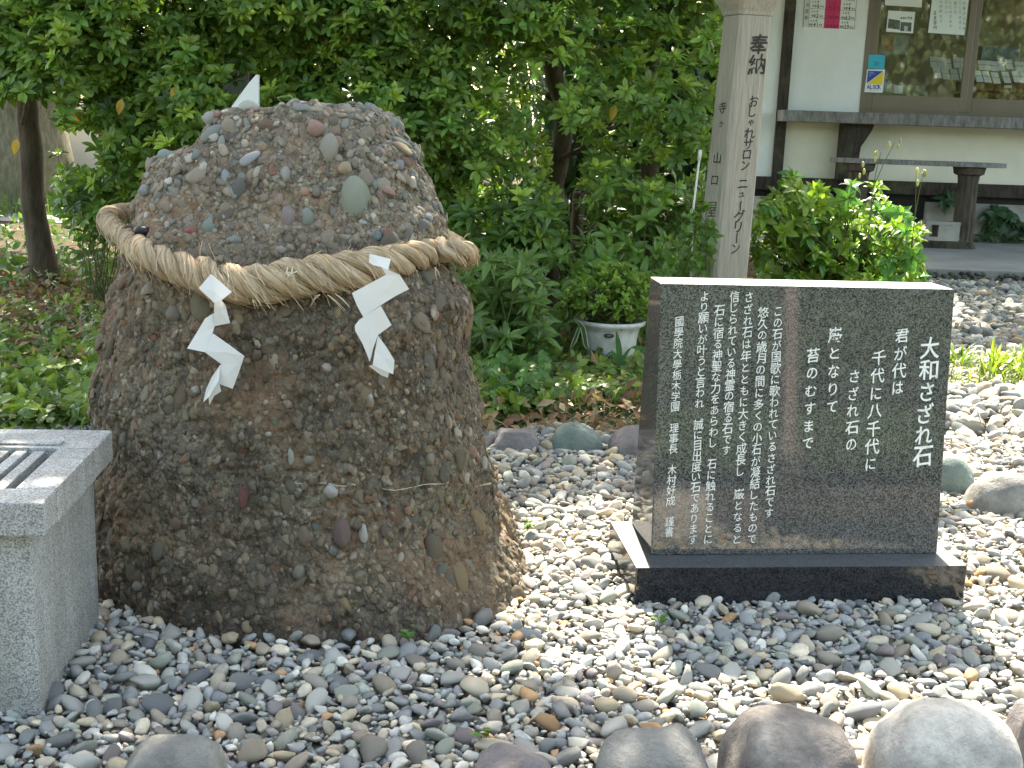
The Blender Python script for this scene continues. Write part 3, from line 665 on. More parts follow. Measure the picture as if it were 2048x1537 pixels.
def darts(xlo, xhi, ylo, yhi, ntry, mu, sg, fac, rmax, zone):
    xs = rng.uniform(xlo, xhi, ntry); ys = rng.uniform(ylo, yhi, ntry)
    px, py, _ = project(np.column_stack([xs, ys, np.zeros(ntry)]))
    ok = (px > -120) & (px < 2170) & (py < 1720) & ~blocked(xs, ys) & zone(xs, ys)
    xs, ys = xs[ok], ys[ok]; rs = np.clip(np.exp(rng.normal(math.log(mu), sg, len(xs))), mu*.45, rmax)
    rs = rs*(1+.0*xs); o = np.argsort(-rs); xs, ys, rs = xs[o], ys[o], rs[o]
    cell = rmax*1.2; G = {}; out = []
    for i in range(len(xs)):
        cx, cy = int(xs[i]/cell+1000), int(ys[i]/cell+1000); good = True
        for dx in (-1, 0, 1):
            for dy in (-1, 0, 1):
                for j in G.get((cx+dx, cy+dy), ()):
                    if (xs[i]-xs[j])**2+(ys[i]-ys[j])**2 < (fac*(rs[i]+rs[j]))**2: good = False; break
                if not good: break
            if not good: break
        if good: G.setdefault((cx, cy), []).append(i); out.append((xs[i], ys[i], rs[i]))
    return np.array(out)
near = lambda x, y: (y < YB+.12*np.sin(x*5)+.05*np.sin(x*13)) | (x > 1.15+(y-YB)*.1)
stones = []
def mk(d, z0, sub, bias=0):
    for x, y, r in d:
        cc_ = GP[rng.choice(12, p=GW)]*rng.uniform(.8, 1.28)*[1.05, 1.03, .97]; stones.append((x, y, r, z0+rng.uniform(-.004, .006), sub, cc_))
far = lambda x, y: near(x, y) & (y > 3.5) & (x > .26*y)
d_near = darts(-1.5, 1.9, 1.35, 3.75, 170000, .0058, .47, .80, .023, near)
d_low = darts(-1.5, 1.9, 1.35, 3.75, 34000, .0075, .2, .45, .014, near)
d_far = darts(.9, 4.2, 3.75, 8.05, 30000, .017, .32, .78, .038, far)
mk(d_near, .0, 2); nn = len(stones); mk(d_low, -.013, 1); mk(d_far, .0, 1 if False else 2)
print('stones', len(stones), nn)
arr = []
for i, (x, y, r, z, sub, c_) in enumerate(stones):
    arr.append(0 if sub == 1 else r/y)
arr = np.array(arr); big = set()
pxs, pys, _ = project(np.array([(q[0], q[1], 0) for q in stones]))
for i in np.argsort(-arr):
    if 0 < pxs[i] < 2048 and pys[i] < 1537: big.add(int(i))
    if len(big) >= 298: break
soup = Soup()
for i, (x, y, r, z, sub, c_) in enumerate(stones):
    k = int(rng.integers(24)); yaw = rng.uniform(0, 6.28); tl = rng.normal(0, .4, 2)
    R = np.array((Matrix.Rotation(yaw, 3, 'Z') @ Matrix.Rotation(tl[0], 3, 'X') @ Matrix.Rotation(tl[1], 3, 'Y')))
    sc = np.array([r*rng.uniform(1.15, 1.55), r*rng.uniform(.85, 1.1), r*rng.uniform(.45, .85)])
    loc = np.array([x, y, z+sc[2]*.12+rng.uniform(0, .3)*r])
    if i in big: put(PEBM[k], 'pebble', gravel_bed, R, loc, sc, c_)
    else:
        Vp, Fp = PEB2[k] if sub == 2 and r > .0052 else PEB1[k % 12]
        soup.add((Vp*sc)@R.T+loc, Fp, c_)
tag(soup.build('gravel', M_PEB_A, gravel_bed, True), kind='stuff')

# ------------------------------------------------------------------ BOULDERS
def bould_mat(name, a, b, c):
    M = Mat(name, .75, .35); f = M.noise(16, 7, .65); v = M.ramp(f, [(.32, a), (.55, b), (.72, c)])
    v = M.mix(M.ramp(M.noise(70, 5, .7), [(.45, 0.0), (.7, .5)]), v, tuple(x*.55 for x in b)); M.base(v); M.bump(M.math('ADD', M.noise(38, 8, .7), M.math('MULTIPLY', M.vor(9, 'Distance', feature='DISTANCE_TO_EDGE'), .5)), .012); return M.m
BM = {'purple': bould_mat('boulder_purple', (.11, .095, .09), (.26, .235, .21), (.42, .39, .35)), 'pale': bould_mat('boulder_pale', (.30, .27, .25), (.60, .57, .51), (.70, .67, .60)),
      'grey': bould_mat('boulder_grey', (.15, .15, .14), (.26, .26, .24), (.36, .35, .31)), 'green': bould_mat('boulder_green', (.13, .17, .15), (.20, .25, .22), (.28, .32, .28)),
      'mauve': bould_mat('boulder_mauve', (.15, .135, .135), (.23, .21, .21), (.31, .295, .285))}
def boulder(l, r, top, basey, mat, label, seed, flat_=.85, peak=0.0):
    mid = (l+r)/2; g = gnd(mid, basey); s_ = FPX/((g-CO)@cF); rx = (r-l)/2/s_*1.04; ry = rx*flat_; yc = g[1]+ry*.75
    tp = at(mid, top, yc); hz = max(.03, tp[2]); sc = FPX/((tp-CO)@cF); rx = (r-l)/2/sc*1.03
    V, F = ICO[4]; V = V.copy(); r_ = np.random.default_rng(seed)
    for _ in range(9):
        n = r_.normal(size=3); n[2] = abs(n[2])*.8; n /= np.linalg.norm(n); q = V@n; V -= np.outer(np.maximum(0, q-r_.uniform(.78, .95)), n)*.85
    V = np.sign(V)*np.abs(V)**.72; V /= np.abs(V).max(0)
    V = V*(1+.045*fbm(V*1.7+seed, seed, 3)+.018*fbm(V*6+seed, seed+5, 3))[:, None]
    V = V/np.abs(V).max(0); V[:, 2] -= peak*np.abs(V[:, 0])*.5*(V[:, 2] > 0)*V[:, 2]
    xc = at(mid, basey, yc)[0]; V = V*[rx, ry, hz]; V[:, :2] += (0, 0)
    s = Soup(); loc = (at(mid, (top+basey)/2, yc)[0], yc, 0); s.add(V+np.array(loc), F)
    return tag(s.build('border_boulder', BM[mat], None, True, loc), label, 'boulder')
boulder(1440, 1716, 1423, 1650, 'purple', 'purple grey rounded boulder at the bottom edge, left of the sunlit pale one', 1)
boulder(1742, 2032, 1407, 1650, 'pale', 'large pale sunlit rounded boulder at the bottom right corner', 2)
boulder(1188, 1425, 1455, 1660, 'grey', 'grey olive low boulder at the bottom edge below the gap between boulder and tablet', 3)
boulder(935, 1110, 1489, 1640, 'mauve', 'dark mauve boulder just showing at the bottom edge centre', 4)
boulder(225, 475, 1478, 1640, 'grey', 'flat blue grey boulder at the bottom edge near the offertory box', 5, .6)
boulder(2008, 2120, 1398, 1560, 'mauve', 'brown boulder cut by the right edge behind the pale sunlit one', 6)
boulder(985, 1079, 856, 905, 'mauve', 'low mauve border stone beside the right flank of the roped boulder', 7)
boulder(1096, 1206, 840, 903, 'green', 'greenish grey peaked border stone between the other two behind the gravel', 8, .7, .8)
boulder(1217, 1330, 852, 915, 'mauve', 'mauve border stone half hidden by the left edge of the tablet', 9)
boulder(1850, 1946, 908, 985, 'green', 'greenish rounded border stone touching the right edge of the tablet', 10)
boulder(1933, 2075, 944, 1030, 'grey', 'grey brown rounded border stone at the right edge of the picture', 11)

# ------------------------------------------------------------------ WOODEN DONATION POST
M = Mat('weathered_wood', .8, .25); f = M.noise(18, 6, .65, M.mapped((6, 6, .35)))
c = M.ramp(f, [(.3, (.27, .245, .20)), (.55, (.36, .33, .275)), (.75, (.43, .395, .335))]); M.base(c); M.bump(f, .003); M_POST = M.m
PA = .36; PY = 5.0
q0 = at(1440, 420, PY); pw = .141
pc, ps = math.cos(PA), math.sin(PA)
def PP(px_l, py, w):      # square section whose front-left arris projects at px_l,py
    A = at(px_l, py, PY); return [A, A+np.array([pc*w, -ps*w*0+ps*w*.0, 0])]
def post_ring(px, py, w, ch=.012):
    A = at(px, py, PY); e1 = np.array([math.cos(-.0+PA*.35), math.sin(PA*.35), 0]); 
    e1 = np.array([pc, ps, 0]); e2 = np.array([-ps, pc, 0])
    pts_ = [A+e1*ch, A+e1*(w-ch), A+e1*w+e2*ch, A+e1*w+e2*(w-ch), A+e1*(w-ch)+e2*w, A+e1*ch+e2*w, A+e2*(w-ch), A+e2*ch]
    return pts_
def ringz(px, py, w, z):
    A = at(px, py, PY); r = post_ring(px, py, w); return [np.array([p[0], p[1], z]) for p in r]
ztp = at(1483, 29, PY)[2]; zb_ = at(1425, 600, PY)[2]
top = ringz(1482, 29, .146, ztp); bot = ringz(1424, 600, .166, zb_)
def lerp_ring(z): t = (z-zb_)/(ztp-zb_); return [b_+(t_-b_)*t for t_, b_ in zip(top, bot)]
post = thing('donation_post', tuple(np.mean(lerp_ring(-.03), 0)), 'weathered square wooden post with ink lettering standing behind the black tablet', 'post')
s = Soup()
lo, hi = lerp_ring(-.05), lerp_ring(ztp); s.add(lo+hi, [[i, (i+1) % 8, 8+(i+1) % 8] for i in range(8)]+[[i, 8+(i+1) % 8, 8+i] for i in range(8)]+[[8, 8+i, 8+i+1] for i in range(1, 7)])
s.build('post_shaft', M_POST, post, fixn=True)
s = Soup()
def ring_scale(rg, k, z): c_ = np.mean(rg, 0); return [np.array([c_[0]+(p[0]-c_[0])*k, c_[1]+(p[1]-c_[1])*k, z]) for p in rg]
rings = [ring_scale(hi, 1.0, ztp+.001), ring_scale(hi, 1.06, ztp+.002), ring_scale(hi, 1.10, ztp+.016), ring_scale(hi, 1.42, ztp+.06), ring_scale(hi, 1.55, ztp+.10), ring_scale(hi, 1.55, ztp+.16), ring_scale(hi, .2, ztp+.24)]
VV = [p for r in rings for p in r]; F_ = []
for k in range(len(rings)-1):
    for i in range(8): a, b = k*8+i, k*8+(i+1) % 8; F_ += [[a, b, b+8], [a, b+8, a+8]]
F_ += [[48, 48+i, 49+i] for i in range(1, 7)]
s.add(VV, F_); s.build('post_cap', M_POST, post, fixn=True)
M_INK = flat('ink', (.045, .04, .035), .8)
# front face frame
fl, fr = lerp_ring(zb_)[0], lerp_ring(zb_)[1]; tl_, tr_ = lerp_ring(ztp)[0], lerp_ring(ztp)[1]
pex = fr-fl; pex /= np.linalg.norm(pex); pey = (tl_+tr_-fl-fr); pey /= np.linalg.norm(pey); pen = np.cross(pex, pey); pen /= np.linalg.norm(pen)
if pen[1] > 0: pen = -pen
def z2p(x, y): return 1390+x/2.743, y/2.743
def postcol(text, a_, b_, sz, name, bold=.012, face='f'):
    if face == 'f': return column(text, z2p(*a_), z2p(*b_), sz, fl, pen, pex, pey, M_INK, post, name, bold, 1.0, .08, .0015)
    l0, l1 = lerp_ring(zb_)[6], lerp_ring(zb_)[7]; k0, k1 = lerp_ring(ztp)[6], lerp_ring(ztp)[7]
    x_ = l1-l0; x_ /= np.linalg.norm(x_); y_ = k0+k1-l0-l1; y_ /= np.linalg.norm(y_); n_ = np.cross(x_, y_); n_ /= np.linalg.norm(n_)
    if n_[0] > 0: n_ = -n_
    return column(text, z2p(*a_), z2p(*b_), sz, l0, n_, x_, y_, M_INK, post, name, bold, 1.4, .08, .0015)
postcol('奉納', (352, 245), (340, 355), 35, 'post_lettering', .02)
postcol('おしゃれサロン', (322, 557), (276, 908), 23, 'post_lettering', .012)
postcol('ニューグリーン', (262, 1010), (222, 1365), 24, 'post_lettering', .012)
postcol('寺', (152, 592), (152, 593), 20, 'side_lettering', .008, 'l'); postcol('か', (146, 682), (146, 683), 14, 'side_lettering', .0, 'l')
postcol('山口', (124, 868), (108, 992), 20, 'side_lettering', .008, 'l'); postcol('屋', (90, 1150), (90, 1151), 30, 'side_lettering', -.005, 'l')

# ------------------------------------------------------------------ BUILDING
def z4(x, y): return 1380+x/2.561, y/2.561
def z1(x, y): return 1560+x/4.197, y/4.197
WY = 10.32
M_PLW = simple('white_plaster', (.76, .77, .76), .8, .07, 2.2, .003, 40); M_PLC = simple('cream_plaster', (.72, .68, .55), .85, .10, 2.2, .002, 60)
M_DKW = bark_mat('dark_timber', (.055, .045, .038)); M_GRW = bark_mat('grey_timber', (.21, .20, .19))
M_ALU = simple('bronze_aluminium', (.16, .125, .085), .38, .12, 3, spec=.6); M_CONC = simple('stained_concrete', (.36, .34, .30), .9, .3, 3.5, .006, 30)
hall = thing('shrine_office', (3.6, 10.4, 0), 'white plastered shrine office with dark timber posts and a sliding glass window', 'building')
def pxprism(pts_, Y, t, name, mat, par, off=None, bv=0):
    A = [at(*p, Y) for p in pts_]; B = [p+np.array([0, t, 0]) for p in A]; s = Soup()
    s.hexa(A[::-1] if False else A, B); o = s.build(name, mat, par, fixn=True)
    if bv: bevel(o, bv, 1)
    return o
def boxw(x0, x1, y0, y1, z0, z1_, name, mat, par, bv=0):
    s = Soup(); s.box((x0, y0, z0), (x1, y1, z1_)); o = s.build(name, mat, par, fixn=True)
    if bv: bevel(o, bv, 1)
    return o
# heights
zf = .08
z_beam0, z_beam1 = at(1900, 392, WY)[2], at(1900, 366, WY)[2]
z_sill0, z_sill1 = at(1800, 251, WY-.22)[2], at(1800, 228, WY-.22)[2]
z_top = 2.7
x_pl, x_pr = at(1571, 0, WY)[0], at(1587, 0, WY)[0]
x_pr2 = at(1549, 345, WY)[0]
xL = at(1488, 300, WY)[0]; XR = 8.5
x_w0 = at(1729, 110, WY)[0]
boxw(xL, x_pl-.002, WY, WY+.12, z_beam1, z_top, 'wall_panel', M_PLW, hall)
boxw(x_pl, x_pl+.085, WY-.03, WY+.12, .0, z_top, 'corner_post', M_DKW, hall)
xp2 = x_pl+.085
boxw(xp2+.001, x_w0-.001, WY-.001, WY+.12, z_sill1, z_top, 'wall_panel', M_PLW, hall)
boxw(xp2+.001, XR, WY-.001, WY+.12, z_beam1, z_sill1-.03, 'lower_wall_panel', M_PLC, hall)
boxw(xL, XR, WY-.025, WY+.13, z_beam0, z_beam1-.001, 'ground_beam', M_DKW, hall)
# foundation with a vent gap
zc = z_beam0-.06
boxw(xL, XR, WY+.05, WY+.14, 0.0, z_beam0-.001, 'foundation_back', flat('vent_dark', (.02, .02, .02)), hall)
boxw(at(1850, 440, WY)[0], XR, WY-.01, WY+.05, 0.0, zc, 'foundation', M_CONC, hall)
boxw(xL, at(1760, 440, WY)[0], WY-.01, WY+.05, 0.0, zc, 'foundation', M_CONC, hall)
# counter sill
boxw(x_pl+.0, XR, WY-.24, WY-.032, z_sill0, z_sill1, 'counter_board', M_GRW, hall, .006)
# bracket: post with curved arm
s = Soup(); xb = at(1700, 270, WY-.05)[0]
prof = [(-.085, z_sill0-.001), (.17, z_sill0-.001), (.155, z_sill0-.05), (.11, z_sill0-.11), (.075, z_sill0-.19), (.068, z_sill0-.30), (.068, z_beam1-.0), (-.085, z_beam1)]
A = [(xb+a_, WY-.14, z) for a_, z in prof]; s.hexa(A[::-1], [(a_, WY-.003, z) for a_, _, z in A][::-1]); s.build('counter_bracket', M_DKW, hall, fixn=True)
# window
yg = WY+.02
x_ws, x_m0, x_m1, x_m2 = at(z1(745, 500)[0], 110, yg)[0], at(z1(1530, 500)[0], 110, yg)[0], at(z1(1580, 500)[0], 110, yg)[0], at(z1(1650, 500)[0], 110, yg)[0]
z_rb, z_rt = at(1800, 226, yg)[2], at(1830, 193, yg)[2]
win = boxw(x_w0, x_w0+.045, WY-.01, WY+.08, z_sill1, z_top-.3, 'window_frame', M_ALU, hall)
boxw(x_w0+.0455, XR, WY-.012, WY+.09, z_sill1-.002, z_sill1+.03, 'window_track', M_ALU, hall)
boxw(x_w0, XR, WY-.01, WY+.1, z_top-.299, z_top, 'window_head', M_DKW, hall)
def sash(xa, xb_, y, bw=.05):
    zb0 = z_sill1+.031; 
    boxw(xa, xa+bw, y, y+.03, zb0, z_top-.3, 'sash_stile', M_ALU, hall, .003); boxw(xb_-bw, xb_, y, y+.03, zb0, z_top-.3, 'sash_stile', M_ALU, hall, .003)
    boxw(xa+bw+.0005, xb_-bw-.0005, y+.001, y+.029, zb0, z_rt, 'sash_rail', M_ALU, hall, .003)
    boxw(xa+bw+.001, xb_-bw-.001, y+.012, y+.017, z_rt, z_top-.3, 'pane', M_GLASS, hall)
M = Mat('window_glass', .02, .5, (.9, .95, .93)); tr = M.n('BsdfTransparent'); tr.inputs[0].default_value = (.96, .98, .97, 1); gl = M.n('BsdfGlossy'); gl.inputs['Roughness'].default_value = .02
fr_ = M.n('LayerWeight'); fr_.inputs[0].default_value = .5; mx = M.n('MixShader'); M.set(mx.inputs[0], M.ramp(fr_.outputs['Facing'], [(0, .055), (1, .8)]))
M.t.links.new(tr.outputs[0], mx.inputs[1]); M.t.links.new(gl.outputs[0], mx.inputs[2]); M.t.links.new(mx.outputs[0], M.t.nodes['Material Output'].inputs[0]); M_GLASS = M.m
xs2 = at(1935, 110, yg)[0]
sash(x_w0+.047, xs2+.03, WY+.005, .055); sash(xs2+.035, xs2+1.15, WY+.045, .055); sash(xs2+1.155, xs2+2.2, WY+.005, .055)
boxw(xs2+2.25, XR, WY-.0015, WY+.1, z_sill1+.03, z_top-.3, 'wall_panel', M_PLW, hall)
# room behind the glass
M_ROOM = simple('room_wall', (.34, .29, .22), .8, .2, 2)
boxw(xL, XR, WY+2.4, WY+2.45, 0, z_top, 'back_wall', M_ROOM, hall); boxw(x_w0-.1, XR, WY+.13, WY+2.39, z_sill1-.1, z_sill1-.06, 'inner_counter', M_ROOM, hall)
boxw(xL, XR, WY+.13, WY+2.39, z_top+.001, z_top+.05, 'ceiling', M_ROOM, hall); boxw(xL-.05, xL-.001, WY, WY+2.4, 0, z_top, 'side_wall', M_PLW, hall)
# roof with eave
s = Soup(); s.hexa([(xL-.6, WY-1.1, z_top-.25), (XR+.3, WY-1.1, z_top-.25), (XR+.3, WY-1.1, z_top-.17), (xL-.6, WY-1.1, z_top-.17)], [(xL-.6, WY+2.6, z_top+1.1), (XR+.3, WY+2.6, z_top+1.1), (XR+.3, WY+2.6, z_top+1.18), (xL-.6, WY+2.6, z_top+1.18)])
s.build('roof', simple('roof_metal', (.10, .11, .12), .5), hall, fixn=True)
# concrete apron
M = Mat('apron_concrete', .9, .25); M.base(M.ramp(M.noise(3, 8, .65), [(.3, (.20, .195, .185)), (.7, (.31, .30, .285))])); M.bump(M.noise(60, 5), .004); M_APR = M.m
s = Soup(); yA = 8.02; s.box((1.9, yA, -.05), (9, WY+.06, zf)); ap = tag(s.build('concrete_apron', M_APR, fixn=True), kind='structure'); bevel(ap, .01)
s = Soup()
for k in range(260):
    x = rng.uniform(1.95, 4.2); V_, F_ = PEB1[k % 12]; s.add(V_*[.02, .015, .016]+np.array([x, yA-.012, rng.uniform(.0, .06)]), F_, np.array((.10, .10, .09))*rng.uniform(.6, 1.3))
tag(s.build('apron_edge_stones', M_PEB_A, ap, True), kind='stuff')
# papers
def sheet(pts_, Y, name, mat, label, cat='notice', t=.002):
    A = [at(*p, Y) for p in pts_]; s = Soup(); s.hexa(A, [p+np.array([0, t, 0]) for p in A]); loc = tuple(np.mean(A, 0))
    if cat: return tag(s.build(name, mat, None, loc=loc, fixn=True), label, cat)
    return A
M_WH = flat('notice_white', (.78, .80, .79), .6); M_PINK = flat('print_pink', (.62, .05, .16), .6); M_BLK = flat('print_black', (.03, .03, .03), .6); M_GRY = flat('print_grey', (.35, .36, .36), .6)
EX, EY, EN = np.array([1., 0, 0]), np.array([0, 0, 1.]), np.array([0, -1., 0])
def words(par, items, Y, mat, name='printing', horiz=True):
    s = Soup()
    for text, x, y, szpx, gap in items:      # z1 pixels of first char centre, size in z1 px
        for k, ch in enumerate(text):
            q = at(*z1(x+k*gap if horiz else x, y if horiz else y+k*gap), Y); put_char(s, ch, q, EX, EY, EN, szpx/4.197/FPX*Y*1.06, .012, .85)
    return s.build(name, mat, par)
def patch(par, pts_, Y, mat, name): 
    s = Soup(); A = [at(*z1(*p), Y) for p in pts_]; s.hexa(A, [p+np.array([0, .0008, 0]) for p in A]); return s.build(name, mat, par, fixn=True)
Yp = WY-.004
po = sheet([z1(193, 262), z1(625, 275), z1(660, -140), z1(212, -150)], Yp, 'age_poster', M_WH, 'white poster with a pink middle column and rows of ages on the plaster wall', 'poster')
patch(po, [(367, 238), (495, 243), (525, -140), (395, -145)], Yp-.001, M_PINK, 'pink_column'); patch(po, [(195, 226), (238, 228), (262, -148), (218, -150)], Yp-.001, flat('print_pale_grey', (.62, .63, .63)), 'side_heading')
words(po, [('の', 234, 44, 30, 30), ('厄', 227, 98, 32, 30), ('年', 221, 152, 32, 30)], Yp-.002, M_BLK)
words(po, [('32才', 276, 18, 22, 22), ('平成', 280, 52, 20, 18), ('6', 322, 52, 40, 30), ('年生', 346, 56, 16, 16), ('36才', 270, 98, 22, 22), ('平成', 272, 134, 20, 18), ('2', 314, 134, 40, 30), ('年生', 338, 138, 16, 16),
  ('60才', 262, 176, 22, 22), ('昭和', 252, 209, 18, 16), ('41', 290, 208, 38, 24), ('年生', 334, 213, 16, 16)], Yp-.002, M_BLK)
words(po, [('10', 560, 0, 26, 22), ('年生', 604, 4, 16, 16), ('34才', 540, 38, 22, 22), ('平成', 542, 72, 20, 18), ('4', 582, 72, 38, 30), ('年生', 606, 76, 16, 16), ('38才', 532, 112, 22, 22), ('昭和', 522, 150, 18, 16), ('63', 558, 149, 38, 24), ('年生', 602, 154, 16, 16),
  ('62才', 522, 190, 22, 22), ('昭和', 510, 226, 18, 16), ('39', 546, 226, 38, 24), ('年生', 592, 231, 16, 16)], Yp-.002, M_BLK)
words(po, [('33才', 418, 26, 22, 22), ('平成', 412, 62, 20, 18), ('5', 456, 62, 40, 30), ('年生', 478, 66, 16, 14), ('37才', 412, 104, 22, 22), ('平成', 406, 142, 20, 18), ('元', 446, 142, 34, 30), ('年生', 472, 146, 16, 14), ('61才', 404, 184, 22, 22), ('昭和', 392, 219, 18, 16), ('40', 428, 218, 38, 24), ('年生', 466, 222, 16, 14)], Yp-.002, flat('print_dark_red', (.30, .02, .08)))
s = Soup()
for a_, b_ in [((240, 224), (622, 246)), ((243, 150), (630, 170)), ((248, 72), (640, 92))]:
    p_, q_ = at(*z1(*a_), Yp-.0015), at(*z1(*b_), Yp-.0015); s.tube([p_, q_], .0012, 4)
for a_, b_ in [((238, 228), (262, -140)), ((622, 246), (655, -130)), ((193, 226), (215, -140))]:
    p_, q_ = at(*z1(*a_), Yp-.0015), at(*z1(*b_), Yp-.0015); s.tube([p_, q_], .0012, 4)
s.build('ruled_lines', M_BLK, po)
Yq = WY+.0
n0 = sheet([z1(880, 45), z1(1190, 65), z1(1196, -80), z1(888, -95)], Yq, 'paper_notice', M_WH, 'white notice cut by the top edge, above the photo notice on the window')
n1 = sheet([z1(890, 268), z1(1115, 282), z1(1135, 103), z1(910, 90)], Yq, 'photo_notice', M_WH, 'small white notice with two dark photographs taped to the window')
M_PH = simple('photo_print', (.10, .12, .09), .5, .6, 25)
patch(n1, [(904, 238), (1005, 252), (1010, 175), (912, 158)], Yq-.001, M_PH, 'photograph'); patch(n1, [(1008, 262), (1100, 267), (1105, 192), (1015, 186)], Yq-.001, M_PH, 'photograph')
patch(n1, [(1040, 262), (1070, 264), (1072, 222), (1044, 220)], Yq-.002, flat('photo_light', (.5, .52, .55)), 'photo_doorway')
words(n1, [('本殿の写真', 1018, 154, 20, 21)], Yq-.0015, M_BLK)
n3 = sheet([z1(1243, 277), z1(1548, 297), z1(1592, -60), z1(1285, -80)], Yq, 'handwritten_notice', flat('notice_pale_blue', (.72, .80, .79)), 'pale notice with vertical handwriting on the window, left of the bronze mullion')
words(n3, [('の書き込みを', 1546, 30, 28, 42), ('こしりません', 1512, 22, 27, 42), ('紙での', 1472, 28, 28, 38), ('しになります', 1432, 22, 27, 40), ('ださい', 1398, 20, 27, 42), ('ら四時まで', 1350, 18, 27, 40)], Yq-.0015, M_GRY, horiz=False)
words(n3, [('各五百円', 1302, 108, 30, 42)], Yq-.0015, M_BLK, horiz=False)
n4 = sheet([z1(738, 577), z1(875, 581), z1(882, 463), z1(745, 461)], WY-.013, 'teal_sticker', flat('sticker_teal', (.05, .42, .58), .4), 'small turquoise sticker on the window frame, just over the security sticker', 'sticker')
s = Soup(); s.tube([at(*z1(x, y), WY-.015) for x, y in [(785, 530), (800, 518), (806, 535), (790, 556), (812, 540), (826, 522), (830, 540), (816, 556)]], .0016, 4); s.build('scribble', flat('sticker_ink', (.02, .16, .26)), n4)
n5 = sheet([z1(708, 775), z1(862, 780), z1(882, 585), z1(733, 584)], WY-.013, 'security_sticker', M_WH, 'white sticker with blue and yellow triangles at the lower corner of the window', 'sticker')
def tri(par, pts_, Y, mat, name): s = Soup(); A = [at(*z1(*p), Y) for p in pts_]; s.hexa(A, [p+np.array([0, .0008, 0]) for p in A]); s.build(name, mat, par, fixn=True)
M_BL = flat('print_blue', (.03, .07, .38), .4); M_YE = flat('print_yellow', (.80, .60, .02), .4)
tri(n5, [(728, 702), (866, 600), (740, 594)], WY-.015, M_BL, 'blue_triangle'); tri(n5, [(732, 706), (858, 712), (868, 606)], WY-.015, M_YE, 'yellow_triangle')
words(n5, [('ALSOK', 742, 732, 44, 23.5)], WY-.016, M_BL)
words(n5, [('always', 750, 609, 12, 7), ('security', 750, 624, 11, 6.5), ('ok', 750, 638, 12, 8)], WY-.017, M_WH)
words(n5, [('always security ok', 746, 760, 9, 6)], WY-.016, M_BL)
# behind the glass: trays, packets, cases
M_TRAY = bark_mat('tray_wood', (.22, .09, .04)); M_PK = flat('packet_paper', (.84, .85, .86), .5); M_PK2 = flat('packet_cord', (.35, .2, .15))
def solid(pts_, Y, t, name, mat, label, cat, group=None):
    A = [at(*z1(*p), Y) for p in pts_]; s = Soup(); s.hexa(A, [p+np.array([0, t, 0]) for p in A]); o = s.build(name, mat, None, loc=tuple(np.mean(A, 0)), fixn=True); return tag(bevel(o, .004, 1), label, cat, group)
solid([(1650, 760), (2300, 790), (2300, 700), (1650, 676)], WY+.24, .5, 'amulet_tray', M_TRAY, 'reddish brown wooden tray of charm packets behind the right hand glass', 'tray')
solid([(1648, 825), (2300, 850), (2300, 800), (1648, 775)], WY+.22, .55, 'drawer_front', M_TRAY, 'brown wooden drawer underneath the charm tray behind the glass', 'drawer')
solid([(1880, 740), (1945, 742), (1947, 718), (1882, 716)], WY+.235, .003, 'price_tag', M_WH, 'little pale price tag on the front of the charm tray', 'tag')
solid([(1680, 500), (1775, 505), (1795, 395), (1700, 390)], WY+.62, .1, 'display_case', flat('case_blue', (.12, .16, .26), .3), 'left one of two blue grey cases behind the rows of packets', 'case')
solid([(1780, 505), (2010, 515), (2012, 400), (1800, 393)], WY+.62, .1, 'display_case', flat('case_blue', (.12, .16, .26), .3), 'wider right one of two blue grey cases behind the rows of packets', 'case')
def packet(x, y, w, h, lean_, Y, lab, k):
    p0 = thing('charm_packet', tuple(at(*z1(x, y+h/2), Y)), lab, 'charm packet', 'white charm packets in rows behind the glass')
    A = [at(*z1(x-w/2+lean_, y+h/2), Y), at(*z1(x+w/2+lean_, y+h/2+3), Y), at(*z1(x+w/2-lean_, y-h/2+3), Y+.06), at(*z1(x-w/2-lean_, y-h/2), Y+.06)]
    s = Soup(); s.hexa(A, [p+np.array([0, .006, 0]) for p in A]); s.build('packet', M_PK, p0, fixn=True)
    s = Soup(); s.tube([A[0]*.45+A[3]*.55+[0, -.003, 0], A[1]*.45+A[2]*.55+[0, -.003, 0]], .0018, 4); s.build('cord', M_PK2, p0)
for k, (x, y) in enumerate([(1695, 548), (1755, 550), (1800, 556), (1855, 552), (1925, 540), (2005, 560), (2060, 560)]):
    packet(x, y, 58, 82, 8, WY+.28, ['first','second','third','fourth','fifth','sixth','seventh'][k]+' white charm packet from the left, back row behind right glass', k)
for k, (x, y) in enumerate([(1668, 640), (1735, 645), (1812, 655), (1900, 650), (1985, 645), (2050, 650)]):
    packet(x, y, 58, 95, 14, WY+.16, ['first','second','third','fourth','fifth','sixth'][k]+' white charm packet from the left, front row behind right glass', k)
for k, (x, y) in enumerate([(1290, 520), (1350, 525), (1410, 535), (1485, 525), (1545, 530)]):
    packet(x, y, 56, 90, 5, WY+.3, ['first','second','third','fourth','fifth'][k]+' pale charm packet from the left, back row behind left glass', k)
for k, (x, y) in enumerate([(1320, 610), (1390, 620), (1465, 625), (1540, 625)]):
    packet(x, y, 60, 95, 10, WY+.18, ['first','second','third','fourth'][k]+' pale charm packet from the left, front row behind left glass', k)
solid([(866, 770), (950, 780), (930, 680), (870, 680)], WY+.15, .03, 'plastic_bag', flat('bag_grey', (.35, .38, .40), .3), 'grey plastic packet lying behind the lower left corner of the glass', 'packet')
solid([(960, 785), (1035, 790), (1030, 725), (950, 712)], WY+.16, .03, 'folded_leaflet', M_PK, 'white folded leaflet beside the grey packet behind the glass', 'leaflet')
solid([(1040, 790), (1230, 800), (1215, 740), (1010, 700)], WY+.2, .03, 'paper_stack', flat('paper_brown', (.30, .27, .24), .6), 'brownish stack of papers lying behind the glass', 'papers')
